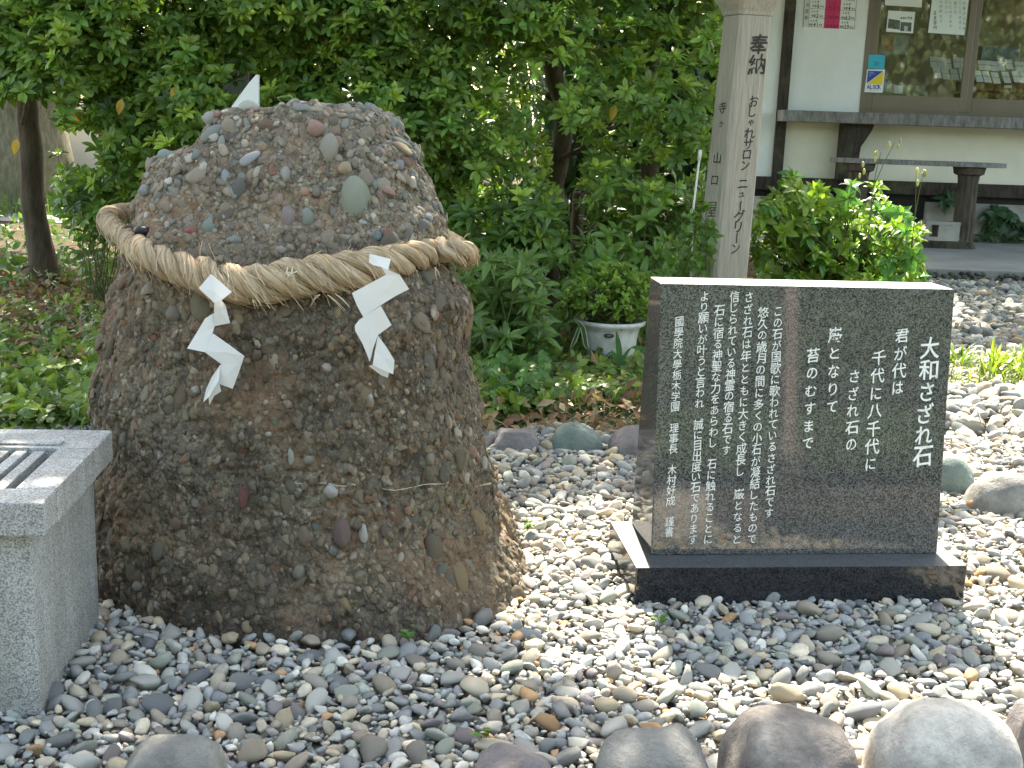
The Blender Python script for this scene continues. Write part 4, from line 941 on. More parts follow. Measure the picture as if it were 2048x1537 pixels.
ip = solid([(845, 455), (1065, 462), (1085, 300), (862, 290)], WY+.06, .003, 'inside_poster', flat('poster_dim', (.25, .27, .24), .5), 'dim grey poster with a red picture behind the glass under the photo notice', 'poster')
patch(ip, [(858, 425), (948, 428), (960, 306), (870, 300)], WY+.058, simple('poster_red', (.28, .08, .04), .5, .5, 14), 'red_picture')
# tan round bag under plastic
V_, F_ = ICO[3]; c_ = at(*z1(1890, 110), WY+.5); s = Soup(); s.add(V_*[.20, .12, .13]*(1+.08*fbm(V_*3, 3))[:, None]+c_, F_); tag(s.build('tan_bundle', simple('tan_cloth', (.36, .24, .14), .8, .3), None, True, tuple(c_)), 'round tan bundle behind the upper right glass', 'bundle')

# bench
BY = 9.62
M_LEG = bark_mat('log_leg', (.09, .075, .06)); M_SEAT = bark_mat('seat_board', (.22, .21, .20))
bench = thing('plank_bench', tuple(gnd(1930, 495, zf)*[0, 0, 0]+at(1830, 490, BY)*[1, 1, 0]+np.array([0, 0, zf])), 'grey plank bench on fluted log legs under the office counter', 'bench')
zs1 = at(1830, 322, BY-.12)[2]; zs0 = zs1-.035
xa, xb2 = at(1658, 312, BY)[0], at(2012, 322, BY)[0]
s = Soup(); pl_ = [(xa, BY-.02), (xa+.13, BY-.13), (xb2-.16, BY-.15), (xb2, BY-.04), (xb2-.1, BY+.14), (xa+.05, BY+.13)]
s.hexa([(x, y, zs1) for x, y in pl_], [(x, y, zs0) for x, y in pl_]); bevel(s.build('seat_plank', M_SEAT, bench, fixn=True), .006, 1)
def logleg(xc, yc, zt):
    s = Soup(); n = 40; rows = [(zf-.0, .115), (zf+.03, .10), (zf+.07, .082), (zt-.12, .078), (zt-.07, .084), (zt-.055, .115), (zt-.004, .125)]
    V_ = []; 
    for z, r in rows:
        for k in range(n):
            a = 2*math.pi*k/n; fl_ = 1-.10*(math.cos(a*11) > 0)*(.0 if z > zt-.06 else 1); V_.append((xc+r*fl_*math.cos(a), yc+r*fl_*math.sin(a), z))
    F_ = [[a_*n+k, a_*n+(k+1) % n, (a_+1)*n+(k+1) % n, (a_+1)*n+k] for a_ in range(len(rows)-1) for k in range(n)]
    s.add(V_, F_); o = (len(rows)-1)*n; s.add(V_[o:], [[0, k, k+1] for k in range(1, n-1)]); s.build('leg', M_LEG, bench, fixn=True)
logleg(at(1932, 400, BY)[0], BY, zs0); logleg(at(1712, 400, BY)[0], BY, zs0)
# hollow concrete block leaning under the bench
s = Soup(); cb = at(1886, 468, BY+.02); Lx, Hz, Dy = .34, .10, .17
def blk(lo, hi): s.box(np.array(lo)+cb, np.array(hi)+cb)
blk((-Lx/2, -Dy/2, .075), (Lx/2, Dy/2, .10)); blk((-Lx/2, -Dy/2, -.05), (Lx/2, Dy/2, -.02))
for k in range(4): xk = -Lx/2+k*(Lx-.03)/3; blk((xk, -Dy/2+.002, -.02), (xk+.03, Dy/2-.002, .075))
blk((-Lx/2+.12, -Dy/2+.004, -.019), (Lx/2-.001, -Dy/2+.02, .074))
tag(s.build('concrete_block', M_CONC, None, loc=tuple(cb-[0, 0, .05]), fixn=True), 'grey hollow concrete block lying under the plank bench', 'concrete block')
s = Soup(); s.box(cb+[-.2, -.12, zf-cb[2]], cb+[.2, .12, -.051]); tag(bevel(s.build('footing_board', M_DKW, None, loc=tuple(cb*[1, 1, 0]+[0, 0, zf]), fixn=True), .005, 1), 'low dark board carrying the concrete block under the bench', 'board')

# ------------------------------------------------------------------ LEAVES
def leaf(L, Wd, nseg=4, fold=.25, curl=.18, wide=.5, tip=1.0):
    V_ = []; 
    for i in range(nseg+1):
        t = i/nseg; w = Wd/2*(math.sin(math.pi*min(1, t**(.8 if wide <= .5 else 1.25)))**tip)
        if i == 0: w = Wd*.04
        z = -curl*L*t*t+.03*L*math.sin(t*3)
        V_ += [(-w, t*L, z+fold*w), (0, t*L, z), (w, t*L, z+fold*w)]
    F_ = []
    for i in range(nseg):
        a = i*3; F_ += [[a, a+1, a+4], [a, a+4, a+3], [a+1, a+2, a+5], [a+1, a+5, a+4]]
    return np.array(V_), np.array(F_)
def whorl(seed, n=8, L=.085, Wd=.034, elev=(5, 40), col=(.05, .10, .03), n2=4, nseg=4, var=.25, wide=.7, cup=.18):
    r = np.random.default_rng(seed); s = Soup(); tot = n+n2
    for k in range(tot):
        inner = k >= n; l = L*(r.uniform(.8, 1.15) if not inner else r.uniform(.4, .7)); el = math.radians(r.uniform(*elev) if not inner else r.uniform(50, 72)); az = 2*math.pi*k/n*(1 if not inner else n/max(1, n2))+r.uniform(-.3, .3)
        V_, F_ = leaf(l, Wd*l/L*r.uniform(.85, 1.1), nseg, r.uniform(.1, .4), r.uniform(.5, 1.5)*cup, wide)
        R = np.array(Matrix.Rotation(az, 3, 'Z') @ Matrix.Rotation(el, 3, 'X') @ Matrix.Rotation(r.uniform(-.4, .4), 3, 'Y'))
        c_ = np.array(col)*r.uniform(1-var, 1+var)*(np.array([1.35, 1.25, .9]) if inner else 1)
        s.add(V_@R.T+np.array([0, 0, -.012*r.random() if not inner else 0]), F_, c_)
    s.tube([(0, 0, -.05), (0, 0, 0)], .0022, 4, (.10, .10, .04))
    return np.vstack(s.v), np.vstack(s.f), np.vstack(s.c)
def foliage(parent, P_, N_, sc, protos, name='leaf_cluster', nobj=300, mat_o=None, mat_a=None, tint=None, stuff='foliage', meshes=None):
    """first nobj (those showing largest) as single clusters sharing mesh data, the rest joined"""
    o_ = np.argsort(P_[:, 1]); soup_ = Soup(); cnt = 0
    for rank, i in enumerate(o_):
        R = frame(N_[i], rng.uniform(0, 6.28)); k = int(rng.integers(len(protos))); t_ = tint(P_[i]) if tint else np.ones(3)*rng.uniform(.8, 1.2)
        if cnt < nobj:
            put(meshes[k], name, parent, R, P_[i], (sc[i],)*3, t_); cnt += 1
        else:
            V_, F_, C_ = protos[k]; soup_.add((V_*sc[i])@R.T+P_[i], F_, C_*t_)
    if soup_.n: tag(soup_.build(stuff, mat_a or M_LEAF_A, parent), kind='stuff')
def meshes_of(protos, name, mat): return [mkmesh(name, V_, F_, mat, C_) for V_, F_, C_ in protos]
HW = [whorl(k, 8, .082, .033, (0, 38), (.135, .205, .04)) for k in range(6)]+[whorl(k+20, 7, .09, .036, (-10, 30), (.09, .16, .036)) for k in range(4)]+[whorl(50+k, 8, .08, .032, (5, 45), (.22, .29, .05)) for k in range(2)]
HWm = meshes_of(HW, 'leaf_cluster', M_LEAF_O)

# shade mask: what the sun reaches on the ground, in photo pixels -> world
def gp(L_): return [tuple(gnd(x, y)[:2]) for x, y in L_]
LIT = [gp([(1068, 1100), (1110, 1010), (1262, 1010), (1300, 1100), (1890, 1100), (2300, 1090), (2400, 1500), (1980, 1600), (1560, 1500), (1432, 1420), (1270, 1358), (1138, 1300), (1078, 1230)]),
       gp([(1870, 1010), (1880, 715), (2500, 700), (2500, 905), (2060, 930)]), gp([(1960, 1085), (2500, 1085), (2500, 980), (2060, 985)]), [(1.85, 6.1), (2.3, 6.1), (2.5, 7.2), (2.1, 7.2)]]
def lit(x, y):
    r = np.zeros(np.shape(x), bool)
    for pl_ in LIT: r |= inpoly(x, y, pl_)
    return r
BACKLIT = lambda x, y: (y > 6.9)

# hedge trees -------------------------------------------------------------
def dens(px, py):
    n = fbm(np.column_stack([px/170, py/150, np.zeros(len(px))]), 77, 3)
    d_ = np.where(py < 190, 1.0, 0)
    d_ = np.maximum(d_, np.where((px > 118) & (px < 330) & (py < 430+20*n) & (py > 150), .85-.5*((py > 250) & (py < 345) & (px < 190)), 0))
    d_ = np.maximum(d_, np.where((px >= 300) & (px < 900) & (py < 480), 1, 0))
    d_ = np.maximum(d_, np.where((px >= 850) & (px < 1440) & (py < 330), 1, 0))
    d_ = np.maximum(d_, np.where((px >= 850) & (px < 1130) & (py < 480), .95, 0))
    d_ = np.maximum(d_, np.where((px >= 1130) & (px < 1400) & (py < 410), .7, 0))
    d_ = np.maximum(d_, np.where((px >= 135) & (px < 250) & (py < 440) & (py > 340), .5, 0))
    holes = ((px-485)**2/52**2+(py-172)**2/34**2 < 1) | ((px-1085)**2/40**2+(py-180)**2/42**2 < 1) | ((px-1122)**2/34**2+(py-320)**2/70**2 < 1) | ((px-150)**2/38**2+(py-300)**2/45**2 < 1) | ((px-700)**2/25**2+(py-180)**2/20**2 < 1)
    d_ = np.where(holes, .04, d_)
    d_ = d_*np.where(n < -.38, .22, 1)
    return d_
def tree_things():
    specs = [(92, 548, 6.6, 'slender dark trunked evergreen at the far left of the hedge'), (425, 500, 6.0, 'evergreen hedge tree rising left of the roped boulder top'), (520, 500, 6.2, 'evergreen hedge tree directly behind the roped boulder'),
             (760, 500, 5.9, 'evergreen hedge tree behind the right shoulder of the roped boulder'), (1085, 520, 6.1, 'evergreen hedge tree with a bare forked trunk seen in the middle'), (1300, 520, 5.8, 'evergreen hedge tree just left of the wooden post')]
    out = []
    for px, py, Y, lab in specs:
        g = at(px, py, Y); out.append((thing('hedge_tree', (g[0], Y, 0), lab, 'tree', 'evergreen trees of the clipped hedge'), px, Y))
    return out
TREES = tree_things()
def trunk(par, pts_, rad_, name='trunk'):
    C_ = catmull(np.column_stack([pts_, rad_]), 6, False); n = len(C_); s = Soup()
    C_[:, :3] += .006*np.column_stack([vnoise(C_[:, :3]*14, 5), vnoise(C_[:, :3]*14, 6), 0*C_[:, 0]])
    s.tube(C_[:, :3], C_[:, 3], 10); return s.build(name, M_BARK, par, True)
# trunks traced in their own depth
def tp(L_, Y): return np.array([at(x, y, Y) for x, y in L_])
def fl_(P_, z=-.05): P_ = P_.copy(); P_[-1, 2] = z; return P_
t0 = TREES[0][0]
trunk(t0, fl_(tp([(45, -120), (40, 60), (52, 200), (62, 300), (66, 400), (78, 480), (95, 560)], 6.6)), [.05, .055, .058, .06, .062, .068, .09])
trunk(t0, tp([(52, 200), (0, 120), (-80, 60)], 6.6), [.035, .03, .02], 'branch'); trunk(t0, tp([(110, 130), (60, 90), (20, 40)], 6.5), [.012, .012, .008], 'branch'); trunk(t0, tp([(180, 215), (110, 150), (50, 50)], 6.45), [.008, .01, .012], 'branch'); trunk(t0, tp([(40, 130), (52, 200), (45, 250)], 6.5), [.012, .014, .008], 'branch')
trunk(TREES[1][0], fl_(tp([(440, -100), (432, 100), (425, 190), (420, 400), (425, 600)], 6.0)), [.03, .045, .05, .055, .07]); trunk(TREES[1][0], tp([(425, 190), (455, 110), (480, 20)], 6.0), [.03, .022, .015], 'branch')
trunk(TREES[2][0], fl_(tp([(540, -100), (528, 60), (518, 170), (515, 400), (520, 600)], 6.2)), [.03, .05, .055, .06, .08]); trunk(TREES[2][0], tp([(600, 160), (560, 100), (528, 60)], 6.2), [.02, .022, .025], 'branch')
trunk(TREES[3][0], fl_(tp([(770, -100), (765, 100), (760, 300), (755, 600)], 5.9)), [.03, .04, .05, .06]); trunk(TREES[3][0], tp([(830, 60), (800, 130), (765, 200)], 5.8), [.015, .02, .025], 'branch')
tm = TREES[4][0]
trunk(tm, fl_(tp([(1085, -80), (1090, 60), (1105, 140), (1128, 230), (1118, 320), (1102, 385), (1096, 480), (1090, 600)], 6.1)), [.03, .04, .045, .05, .052, .058, .062, .07])
trunk(tm, tp([(1105, 140), (1070, 60), (1040, -20)], 6.1), [.03, .025, .02], 'branch'); trunk(tm, tp([(1128, 230), (1165, 160), (1210, 60)], 6.1), [.022, .018, .014], 'branch'); trunk(tm, tp([(1118, 320), (1180, 290), (1230, 250)], 6.0), [.014, .012, .008], 'branch')
trunk(TREES[5][0], fl_(tp([(1330, -80), (1310, 100), (1300, 300), (1295, 600)], 5.8)), [.03, .035, .045, .05])
stump = thing('bare_stem', tuple(at(1155, 470, 6.4)*[1, 1, 0]), 'thin brown upright stem behind the potted plant', 'tree stem')
trunk(stump, fl_(tp([(1158, 385), (1156, 430), (1154, 480), (1153, 640)], 6.4)), [.032, .034, .034, .038])
trunk(stump, tp([(1158, 400), (1185, 340), (1200, 280)], 6.4), [.015, .012, .008], 'branch')
NWH = 7200
cx_ = rng.uniform(-80, 1450, NWH*4); cy_2 = rng.uniform(-330, 490, NWH*4); keep = rng.random(NWH*4) < dens(cx_, cy_2)*np.where(cy_2 < -60, .22, 1); cx_, cy_2 = cx_[keep][:NWH], cy_2[keep][:NWH]
Yd = 5.25+np.abs(rng.normal(0, .42, len(cx_)))+.16*fbm(np.column_stack([cx_/120, cy_2/100, 0*cx_]), 31, 2)
Yd = np.where(cy_2 > 300, Yd+.05, Yd)
HP = np.array([at(x, y, Y) for x, y, Y in zip(cx_, cy_2, Yd)])
own = np.array([int(np.argmin([abs(x-t[1])+(0 if True else 0) for t in TREES])) for x in cx_])
for k, (t, px, Y) in enumerate(TREES):
    i = np.where(own == k)[0]; N_ = np.column_stack([rng.normal(0, .45, len(i)), -rng.uniform(.25, 1.1, len(i)), rng.uniform(.35, 1.0, len(i))])
    foliage(t, HP[i], N_, rng.uniform(.55, .9, len(i)), HW, meshes=HWm, tint=lambda p: np.array([1, 1, 1])*np.clip(rng.normal(1.28, .3), .6, 2.1))
# a yellow leaf or two
s = Soup(); 
for x, y in [(244, 198), (352, 172), (1230, 210), (35, 278)]:
    V_, F_ = leaf(.07, .035); p_ = at(x, y, 5.2); s.add(V_@frame((.2, -1, .2), 2.9).T+p_, F_, (.5, .32, .04))
s.build('yellow_leaves', M_LEAF_A, TREES[0][0])

# big mossy trunk far left with an unseen canopy, its leaves placed to leave the LIT areas sunny --------------
bt = thing('old_tree', tuple(at(45, 395, 11.5)*[1, 1, 0]), 'broad mossy old trunk behind the slender one at the left edge', 'tree')
P_ = tp([(40, -500), (42, 100), (40, 250), (38, 392)], 11.5); P_[-1, 2] = -.1; C_ = catmull(np.column_stack([P_, [.36, .40, .42, .56]]), 6, False); s = Soup(); s.tube(C_[:, :3], C_[:, 3]*(1+.05*np.sin(np.arange(len(C_)))), 24); s.build('trunk', M_BARK2, bt, True)
ncan = 68000
gx = rng.uniform(-4.2, 4.7, ncan); gy = rng.uniform(.3, 7.9, ncan); h = rng.uniform(2.9, 4.6, ncan)
nz = fbm(np.column_stack([gx*3.2, gy*3.2, 0*gx]), 5, 2)
ok = np.ones(ncan, bool)
for a_ in np.arange(9)*.7: ok &= ~lit(gx+(.11 if a_ < 6 else 0)*math.cos(a_), gy+(.11 if a_ < 6 else 0)*math.sin(a_))
ok &= ~((nz > .62) & (gy > 3.0)) 
gx, gy, h = gx[ok], gy[ok], h[ok]; CPn = np.column_stack([gx, gy, 0*gx])+SUN[None, :]*(h/SUN[2])[:, None]
CPn = CPn[CPn[:, 1]*.0862+.95 < CPn[:, 2]-.3]
s = Soup(); lv, lf = leaf(.11, .055, 2, .2, .15)
for p in CPn:
    R = frame(rng.normal(0, 1, 3)*[.6, .6, .4]+[0, .3, 1]); s.add(lv@R.T+p, lf, np.array((.05, .09, .028))*rng.uniform(.7, 1.3))
tag(s.build('crown', M_LEAF_A, bt), kind='stuff')
for k in range(5):
    a = bt.location; trunk(bt, np.array([[a.x, a.y, 3.0+.15*k], [a.x+1.2+.5*k, a.y-2.0, 3.6+.1*k], [a.x+2.6+.9*k, a.y-4.6, 3.7+.12*k]]), [.14, .09, .04], 'branch')

# far planting seen through the hedge ---------------------------------------
s = Soup(); lv, lf = leaf(.24, .11, 2, .2, .15)
for k in range(15000):
    x = rng.uniform(-9, 2.2); y = rng.uniform(17, 20); z = abs(rng.normal(0, 2.4)) 
    R = frame(rng.normal(0, 1, 3)+[0, -.4, .4]); s.add(lv@R.T+np.array([x, y, z]), lf, np.array((.05, .095, .03))*rng.uniform(.5, 1.5))
for k in range(6000):
    y = rng.uniform(6.9, 8.2); x = rng.uniform(.02, .165)*y; z = rng.uniform(0, 2.0)
    R = frame(rng.normal(0, 1, 3)+[0, -.4, .4]); s.add(lv*.6@R.T+np.array([x, y, z]), lf, np.array((.035, .07, .025))*rng.uniform(.5, 1.4))
tag(s.build('woodland', M_LEAF_A), kind='stuff')
# white car parked beyond
M_CARW = flat('car_white', (.75, .76, .77), .25, .5); M_CARG = flat('car_glass', (.03, .035, .04), .08, .6); M_RED = flat('lamp_red', (.45, .02, .02), .25); M_TY = flat('tyre', (.02, .02, .02), .8); M_RIM = flat('wheel_metal', (.5, .5, .5), .3)
ccp = at(520, 180, 12.5); cx0 = ccp[0]
car = thing('parked_car', (cx0, 12.9, 0), 'white parked car glimpsed through the gap in the hedge above the boulder', 'car')
def profile(pr, y0, y1, name, mat, inset=0):
    s = Soup(); A = [(cx0+x, y0, z) for x, z in pr]; B = [(cx0+x, y1, z) for x, z in pr]; s.hexa(A, B); return s.build(name, mat, car, fixn=True)
body_p = [(-2.0, .30), (2.0, .30), (2.1, .55), (2.05, .85), (1.5, .98), (1.0, 1.02), (.45, 1.42), (-.95, 1.44), (-1.55, 1.02), (-2.05, .96), (-2.12, .6)]
bevel(profile(body_p, 12.1, 13.75, 'body', M_CARW), .05)
profile([(-1.35, 1.02), (.0, 1.02), (.0, 1.36), (-.9, 1.36)][::1], 12.085, 12.1, 'window', M_CARG); profile([(.06, 1.02), (.85, 1.03), (.42, 1.34), (.06, 1.36)], 12.085, 12.1, 'window', M_CARG)
profile([(-2.08, .72), (-1.7, .74), (-1.7, .90), (-2.04, .92)], 12.08, 12.1, 'tail_lamp', M_RED); profile([(-1.5, .66), (1.6, .66), (1.6, .70), (-1.5, .70)], 12.085, 12.1, 'side_trim', M_RED)
for wx in (-1.35, 1.3):
    for wy in (12.12, 13.6):
        s = Soup(); s.tube([(cx0+wx, wy, .31), (cx0+wx, wy+.18, .31)], .31, 24); t_ = s.build('wheel', M_TY, car, fixn=True); s = Soup(); s.tube([(cx0+wx, wy-.01, .31), (cx0+wx, wy+.02, .31)], .19, 16); s.build('rim', M_RIM, t_, fixn=True)
# white slanted board on the far side
s = Soup(); A = [at(x, y, 4.85) for x, y in [(462, 215), (517, 215), (517, 150), (512, 150), (498, 166), (480, 190)]]; s.hexa(A, [p+np.array([0, .02, 0]) for p in A]); 
sb = thing('slanted_board', tuple(at(495, 205, 4.86)*[1, 1, 0]), 'white slanted board showing just over the top of the boulder', 'board'); s.build('panel', M_WH, sb, fixn=True)
for x in (490, 512):
    a = at(x, 214, 4.885); s = Soup(); s.tube([a*[1, 1, 0], a], .015, 6); s.build('stake', M_BARK, sb)

# ------------------------------------------------------------------ UNDERSTORY
def leaf_scatter(s, P_, L, Wd, cols, up_=.6, nseg=3, wide=.5, tri_=False, droop=.2):
    for p in P_:
        c_ = np.array(cols[rng.integers(len(cols))])*rng.uniform(.7, 1.3); l = L*rng.uniform(.6, 1.3)
        nn_ = 3 if tri_ else 1; az0 = rng.uniform(0, 6.28); Rn = frame(rng.normal(0, .45, 3)+[0, -.35, up_])
        for q in range(nn_):
            V_, F_ = leaf(l, Wd*l/L, nseg, rng.uniform(.05, .4), droop, wide); az = az0+q*2.1
            s.add(((V_@np.array(Matrix.Rotation(az, 3, 'Z')).T)@Rn.T)+p, F_, c_)
cover = Soup()
def zone_pts(poly, n, zmax, zfun=None):
    xs = [p[0] for p in poly]; ys = [p[1] for p in poly]; out = []
    px = rng.uniform(min(xs), max(xs), n*3); py = rng.uniform(min(ys), max(ys), n*3); ok = inpoly(px, py, poly)
    for x, y in zip(px[ok][:n], py[ok][:n]):
        g = gnd(x, y); g[2] = rng.uniform(0, zmax)-.02; out.append(g)
    return out
GR = [(.10, .16, .028), (.14, .20, .036), (.07, .125, .03), (.19, .25, .045)]
leftz = [(-60, 610), (215, 600), (200, 700), (170, 870), (-60, 870)]
leaf_scatter(cover, zone_pts(leftz, 950, .07), .034, .026, GR, tri_=True, wide=.7)
leaf_scatter(cover, zone_pts([(-60, 690), (200, 690), (180, 860), (-60, 860)], 900, .09), .04, .03, GR[:2]+GR[3:], tri_=True)
midz = [(930, 590), (1300, 560), (1300, 850), (1180, 870), (960, 870)]
leaf_scatter(cover, zone_pts([(930, 640), (1290, 620), (1290, 800), (1100, 830), (960, 840)], 1500, .09), .034, .026, GR, tri_=True)
leaf_scatter(cover, zone_pts([(960, 690), (1110, 690), (1090, 820), (975, 830)], 420, .13), .032, .027, [(.085, .18, .035), (.07, .15, .03)], tri_=True)
leaf_scatter(cover, zone_pts([(-80, 360), (480, 360), (420, 560), (-80, 600)], 1600, .12), .06, .035, [(.10, .17, .03), (.07, .13, .03)])
leaf_scatter(cover, zone_pts([(850, 420), (1500, 420), (1400, 600), (900, 620)], 1500, .12), .06, .035, GR)
tag(cover.build('ground_cover', M_LEAF_A), kind='stuff')
moss = Soup()
leaf_scatter(moss, zone_pts([(950, 790), (1290, 770), (1290, 850), (1190, 845), (1000, 862)], 2600, .02), .013, .007, [(.045, .07, .018), (.07, .09, .02)], nseg=2)
leaf_scatter(moss, zone_pts([(-60, 800), (180, 800), (170, 870), (-60, 870)], 2200, .02), .014, .008, [(.06, .09, .02), (.09, .11, .025)], nseg=2)
leaf_scatter(moss, zone_pts([(1020, 1222), (1062, 1205), (1058, 1235)], 120, .02), .01, .006, [(.04, .07, .015)], nseg=2)
tag(moss.build('moss', M_LEAF_A), kind='stuff')
lit_ = Soup()
for zn, n in (([(-60, 560), (240, 550), (200, 760), (-60, 780)], 900), ([(940, 640), (1290, 620), (1290, 880), (960, 880)], 500), ([(200, 500), (480, 500), (480, 560), (200, 560)], 300)):
    P_ = zone_pts(zn, int(n*1.3), .09); leaf_scatter(lit_, P_, .05, .022, [(.20, .11, .06), (.28, .18, .10), (.14, .08, .05), (.30, .22, .14)], nseg=2, droop=.5)
tag(lit_.build('leaf_litter', M_DRY), kind='stuff')
gr_ = Soup()
def blades(zn, n, L, cols, w=.0035, lean_=.5):
    for p in zone_pts(zn, n, .0):
        a = rng.uniform(0, 6.28); l = L*rng.uniform(.5, 1.3); dx, dy = math.cos(a), math.sin(a); k = lean_*rng.uniform(.3, 1.3)
        pts_ = [p+np.array([dx*k*l*t*t, dy*k*l*t*t, l*t*(1-.35*k*t)]) for t in (0, .35, .7, 1)]; sd = np.array([-dy, dx, 0])*w
        V_ = [pts_[0]-sd, pts_[0]+sd, pts_[1]-sd, pts_[1]+sd, pts_[2]-sd*.7, pts_[2]+sd*.7, pts_[3]]
        gr_.add(V_, [[0, 1, 3], [0, 3, 2], [2, 3, 5], [2, 5, 4], [4, 5, 6]], np.array(cols[rng.integers(len(cols))])*rng.uniform(.7, 1.3))
blades([(1120, 700), (1300, 680), (1300, 830), (1100, 800)], 500, .10, [(.09, .13, .03), (.13, .15, .05)], .0018)
blades([(1050, 640), (1290, 640), (1290, 720), (1050, 720)], 260, .13, [(.07, .12, .03)], .002)
blades([(-80, 330), (130, 330), (110, 430), (-80, 430)], 900, .22, [(.11, .17, .03), (.08, .13, .03)], .006)
blades([(100, 270), (320, 270), (320, 400), (100, 400)], 500, .22, [(.15, .2, .03)], .007)
blades([(1880, 722), (2080, 712), (2080, 775), (1880, 778)], 700, .085, [(.14, .19, .03), (.22, .23, .05), (.10, .15, .03)], .003, .9)
blades([(1960, 735), (2060, 735), (2060, 765), (1960, 765)], 90, .16, [(.16, .22, .03)], .007, .9)
blades([(1890, 720), (1935, 720), (1930, 740), (1890, 740)], 40, .12, [(.10, .16, .03)], .008, .9)
tag(gr_.build('grass', M_LEAF_A), kind='stuff')
# fallen twigs
tw_ = Soup()
for zn, n in (([(960, 800), (1290, 760), (1290, 880), (960, 890)], 26), ([(-40, 560), (200, 560), (170, 850), (-40, 850)], 30), ([(1880, 780), (2050, 780), (2050, 900), (1880, 900)], 8)):
    for p in zone_pts(zn, n, .0):
        a = rng.uniform(0, 6.28); l = rng.uniform(.04, .14); q = np.array([math.cos(a)*l, math.sin(a)*l, rng.uniform(0, .03)]); tw_.tube([p+[0, 0, .03], p+q*.5+[0, 0, .04], p+q+[0, 0, .035]], .0018, 4, (.26, .2, .14))
tag(tw_.build('fallen_twigs', M_DRY), kind='stuff')

# shrubs --------------------------------------------------------------------
def stemline(s, a, b, r0, r1, col=(.10, .12, .04), bow=.03):
    m_ = (a+b)/2+rng.normal(0, bow, 3)*[1, 1, .3]; s.tube([a, m_, b], [r0, (r0+r1)/2, r1], 5, col)
M_STEM = leaf_mat('green_stem', 'a', .05, .6)
def shrub(name, label, cat, base, tips, protos, meshes, sc, Y0, N_bias=(0, -.6, .8), stemr=.004, group=None, tint=None, scol=(.10, .12, .04), extra=0.0):
    t = thing(name, tuple(base), label, cat, group); s = Soup(); P_, N_ = [], []
    for p in tips:
        p = np.asarray(p); b0 = np.asarray(base)+rng.normal(0, .03, 3)*[1, 1, 0]; stemline(s, b0, p, stemr, stemr*.5, scol)
        P_.append(p); N_.append(np.array(N_bias)+rng.normal(0, .35, 3))
        if extra:
            for f_ in (.5, .72, .86):
                if rng.random() < extra: P_.append(b0+(p-b0)*f_+rng.normal(0, .015, 3)); N_.append(np.array(N_bias)+rng.normal(0, .6, 3))
    s.build('stems', M_STEM, t); P_ = np.array(P_); N_ = np.array(N_)
    foliage(t, P_, N_, np.full(len(P_), sc)*rng.uniform(.7, 1.2, len(P_)), protos, meshes=meshes, tint=tint); return t
# bright broad-leaved bush right of the post
BW = [whorl(100+k, 6, .12, .062, (-15, 35), (.19, .29, .045), 4, 5, .25, .5, .3) for k in range(5)]+[whorl(110+k, 6, .13, .06, (-20, 25), (.085, .20, .04), 3, 5, .2, .5, .3) for k in range(3)]; BWm = meshes_of(BW, 'leaf_cluster', M_LEAF_O)
tips = []
def bush_top(x): return np.interp(x, [1500, 1540, 1580, 1640, 1680, 1740, 1800, 1850, 1870], [450, 395, 350, 385, 400, 362, 425, 450, 500])+random.uniform(-14, 22)
for k in range(250):
    x = rng.uniform(1505, 1846); t_ = bush_top(x); y = rng.uniform(t_+8, 570) if rng.random() < .8 else rng.uniform(t_, t_+40); tips.append(at(x, y, rng.uniform(6.6, 7.5)))
b0 = at(1690, 620, 7.1); b0[2] = -.02
shrub('broadleaf_bush', 'bright green broad leaved bush between the wooden post and the bench', 'bush', b0, tips, BW, BWm, .68, 7, stemr=.006, extra=.25)
# budding stalks above it
s = Soup(); bell = thing('budding_stalks', tuple(b0), 'pale hanging buds on thin stalks above the broad leaved bush', 'flower stalks')
for x, y, bx, by in [(1790, 285, 1745, 380), (1762, 305, 1745, 380), (1848, 340, 1830, 430), (1832, 345, 1830, 430), (1725, 335, 1745, 390)]:
    a = at(bx, by, 6.7); b = at(x, y, 6.65); s.tube([b0*[1, 1, 0]+(a-b0)*.0+[0, 0, .0], a*[1, 1, .6], a, (a+b)/2+[0, 0, .02], b], [.003, .003, .0025, .002, .0012], 4, (.12, .16, .05))
    V_, F_ = ICO[2]
    for q in range(3): bud = Soup(); bud.add(V_*[.010, .010, .022]*rng.uniform(.6, 1.1)+b+rng.normal(0, .02, 3)*[1, .5, 1]-[0, 0, .02*q], F_, (.46, .44, .28)); bud.build('bud', M_LEAF_A, bell, True)
s.build('stalks', M_STEM, bell)
# broad leaf shrub behind the pot
SW = [whorl(130+k, 5, .12, .05, (-10, 45), (.14, .24, .05), 3, 5, .25, .5, .25) for k in range(5)]; SWm = meshes_of(SW, 'leaf_cluster', M_LEAF_O)
b1 = at(1250, 700, 5.3); b1[2] = -.02
tips = [at(x, y, rng.uniform(5.0, 5.5)) for x, y in [(1125, 480), (1130, 510), (1180, 530), (1235, 460), (1290, 440), (1215, 470), (1260, 500), (1330, 480), (1300, 540), (1350, 520), (1205, 560), (1170, 600), (1280, 590), (1340, 560), (1375, 580), (1100, 430), (1150, 560)]]
tips += [at(rng.uniform(1100, 1400), rng.uniform(480, 660), rng.uniform(5.0, 5.6)) for _ in range(75)]
shrub('leafy_shrub', 'tall leafy green shrub growing just behind the white flower pot', 'shrub', b1, tips, SW, SWm, .72, 5.2, extra=.3)
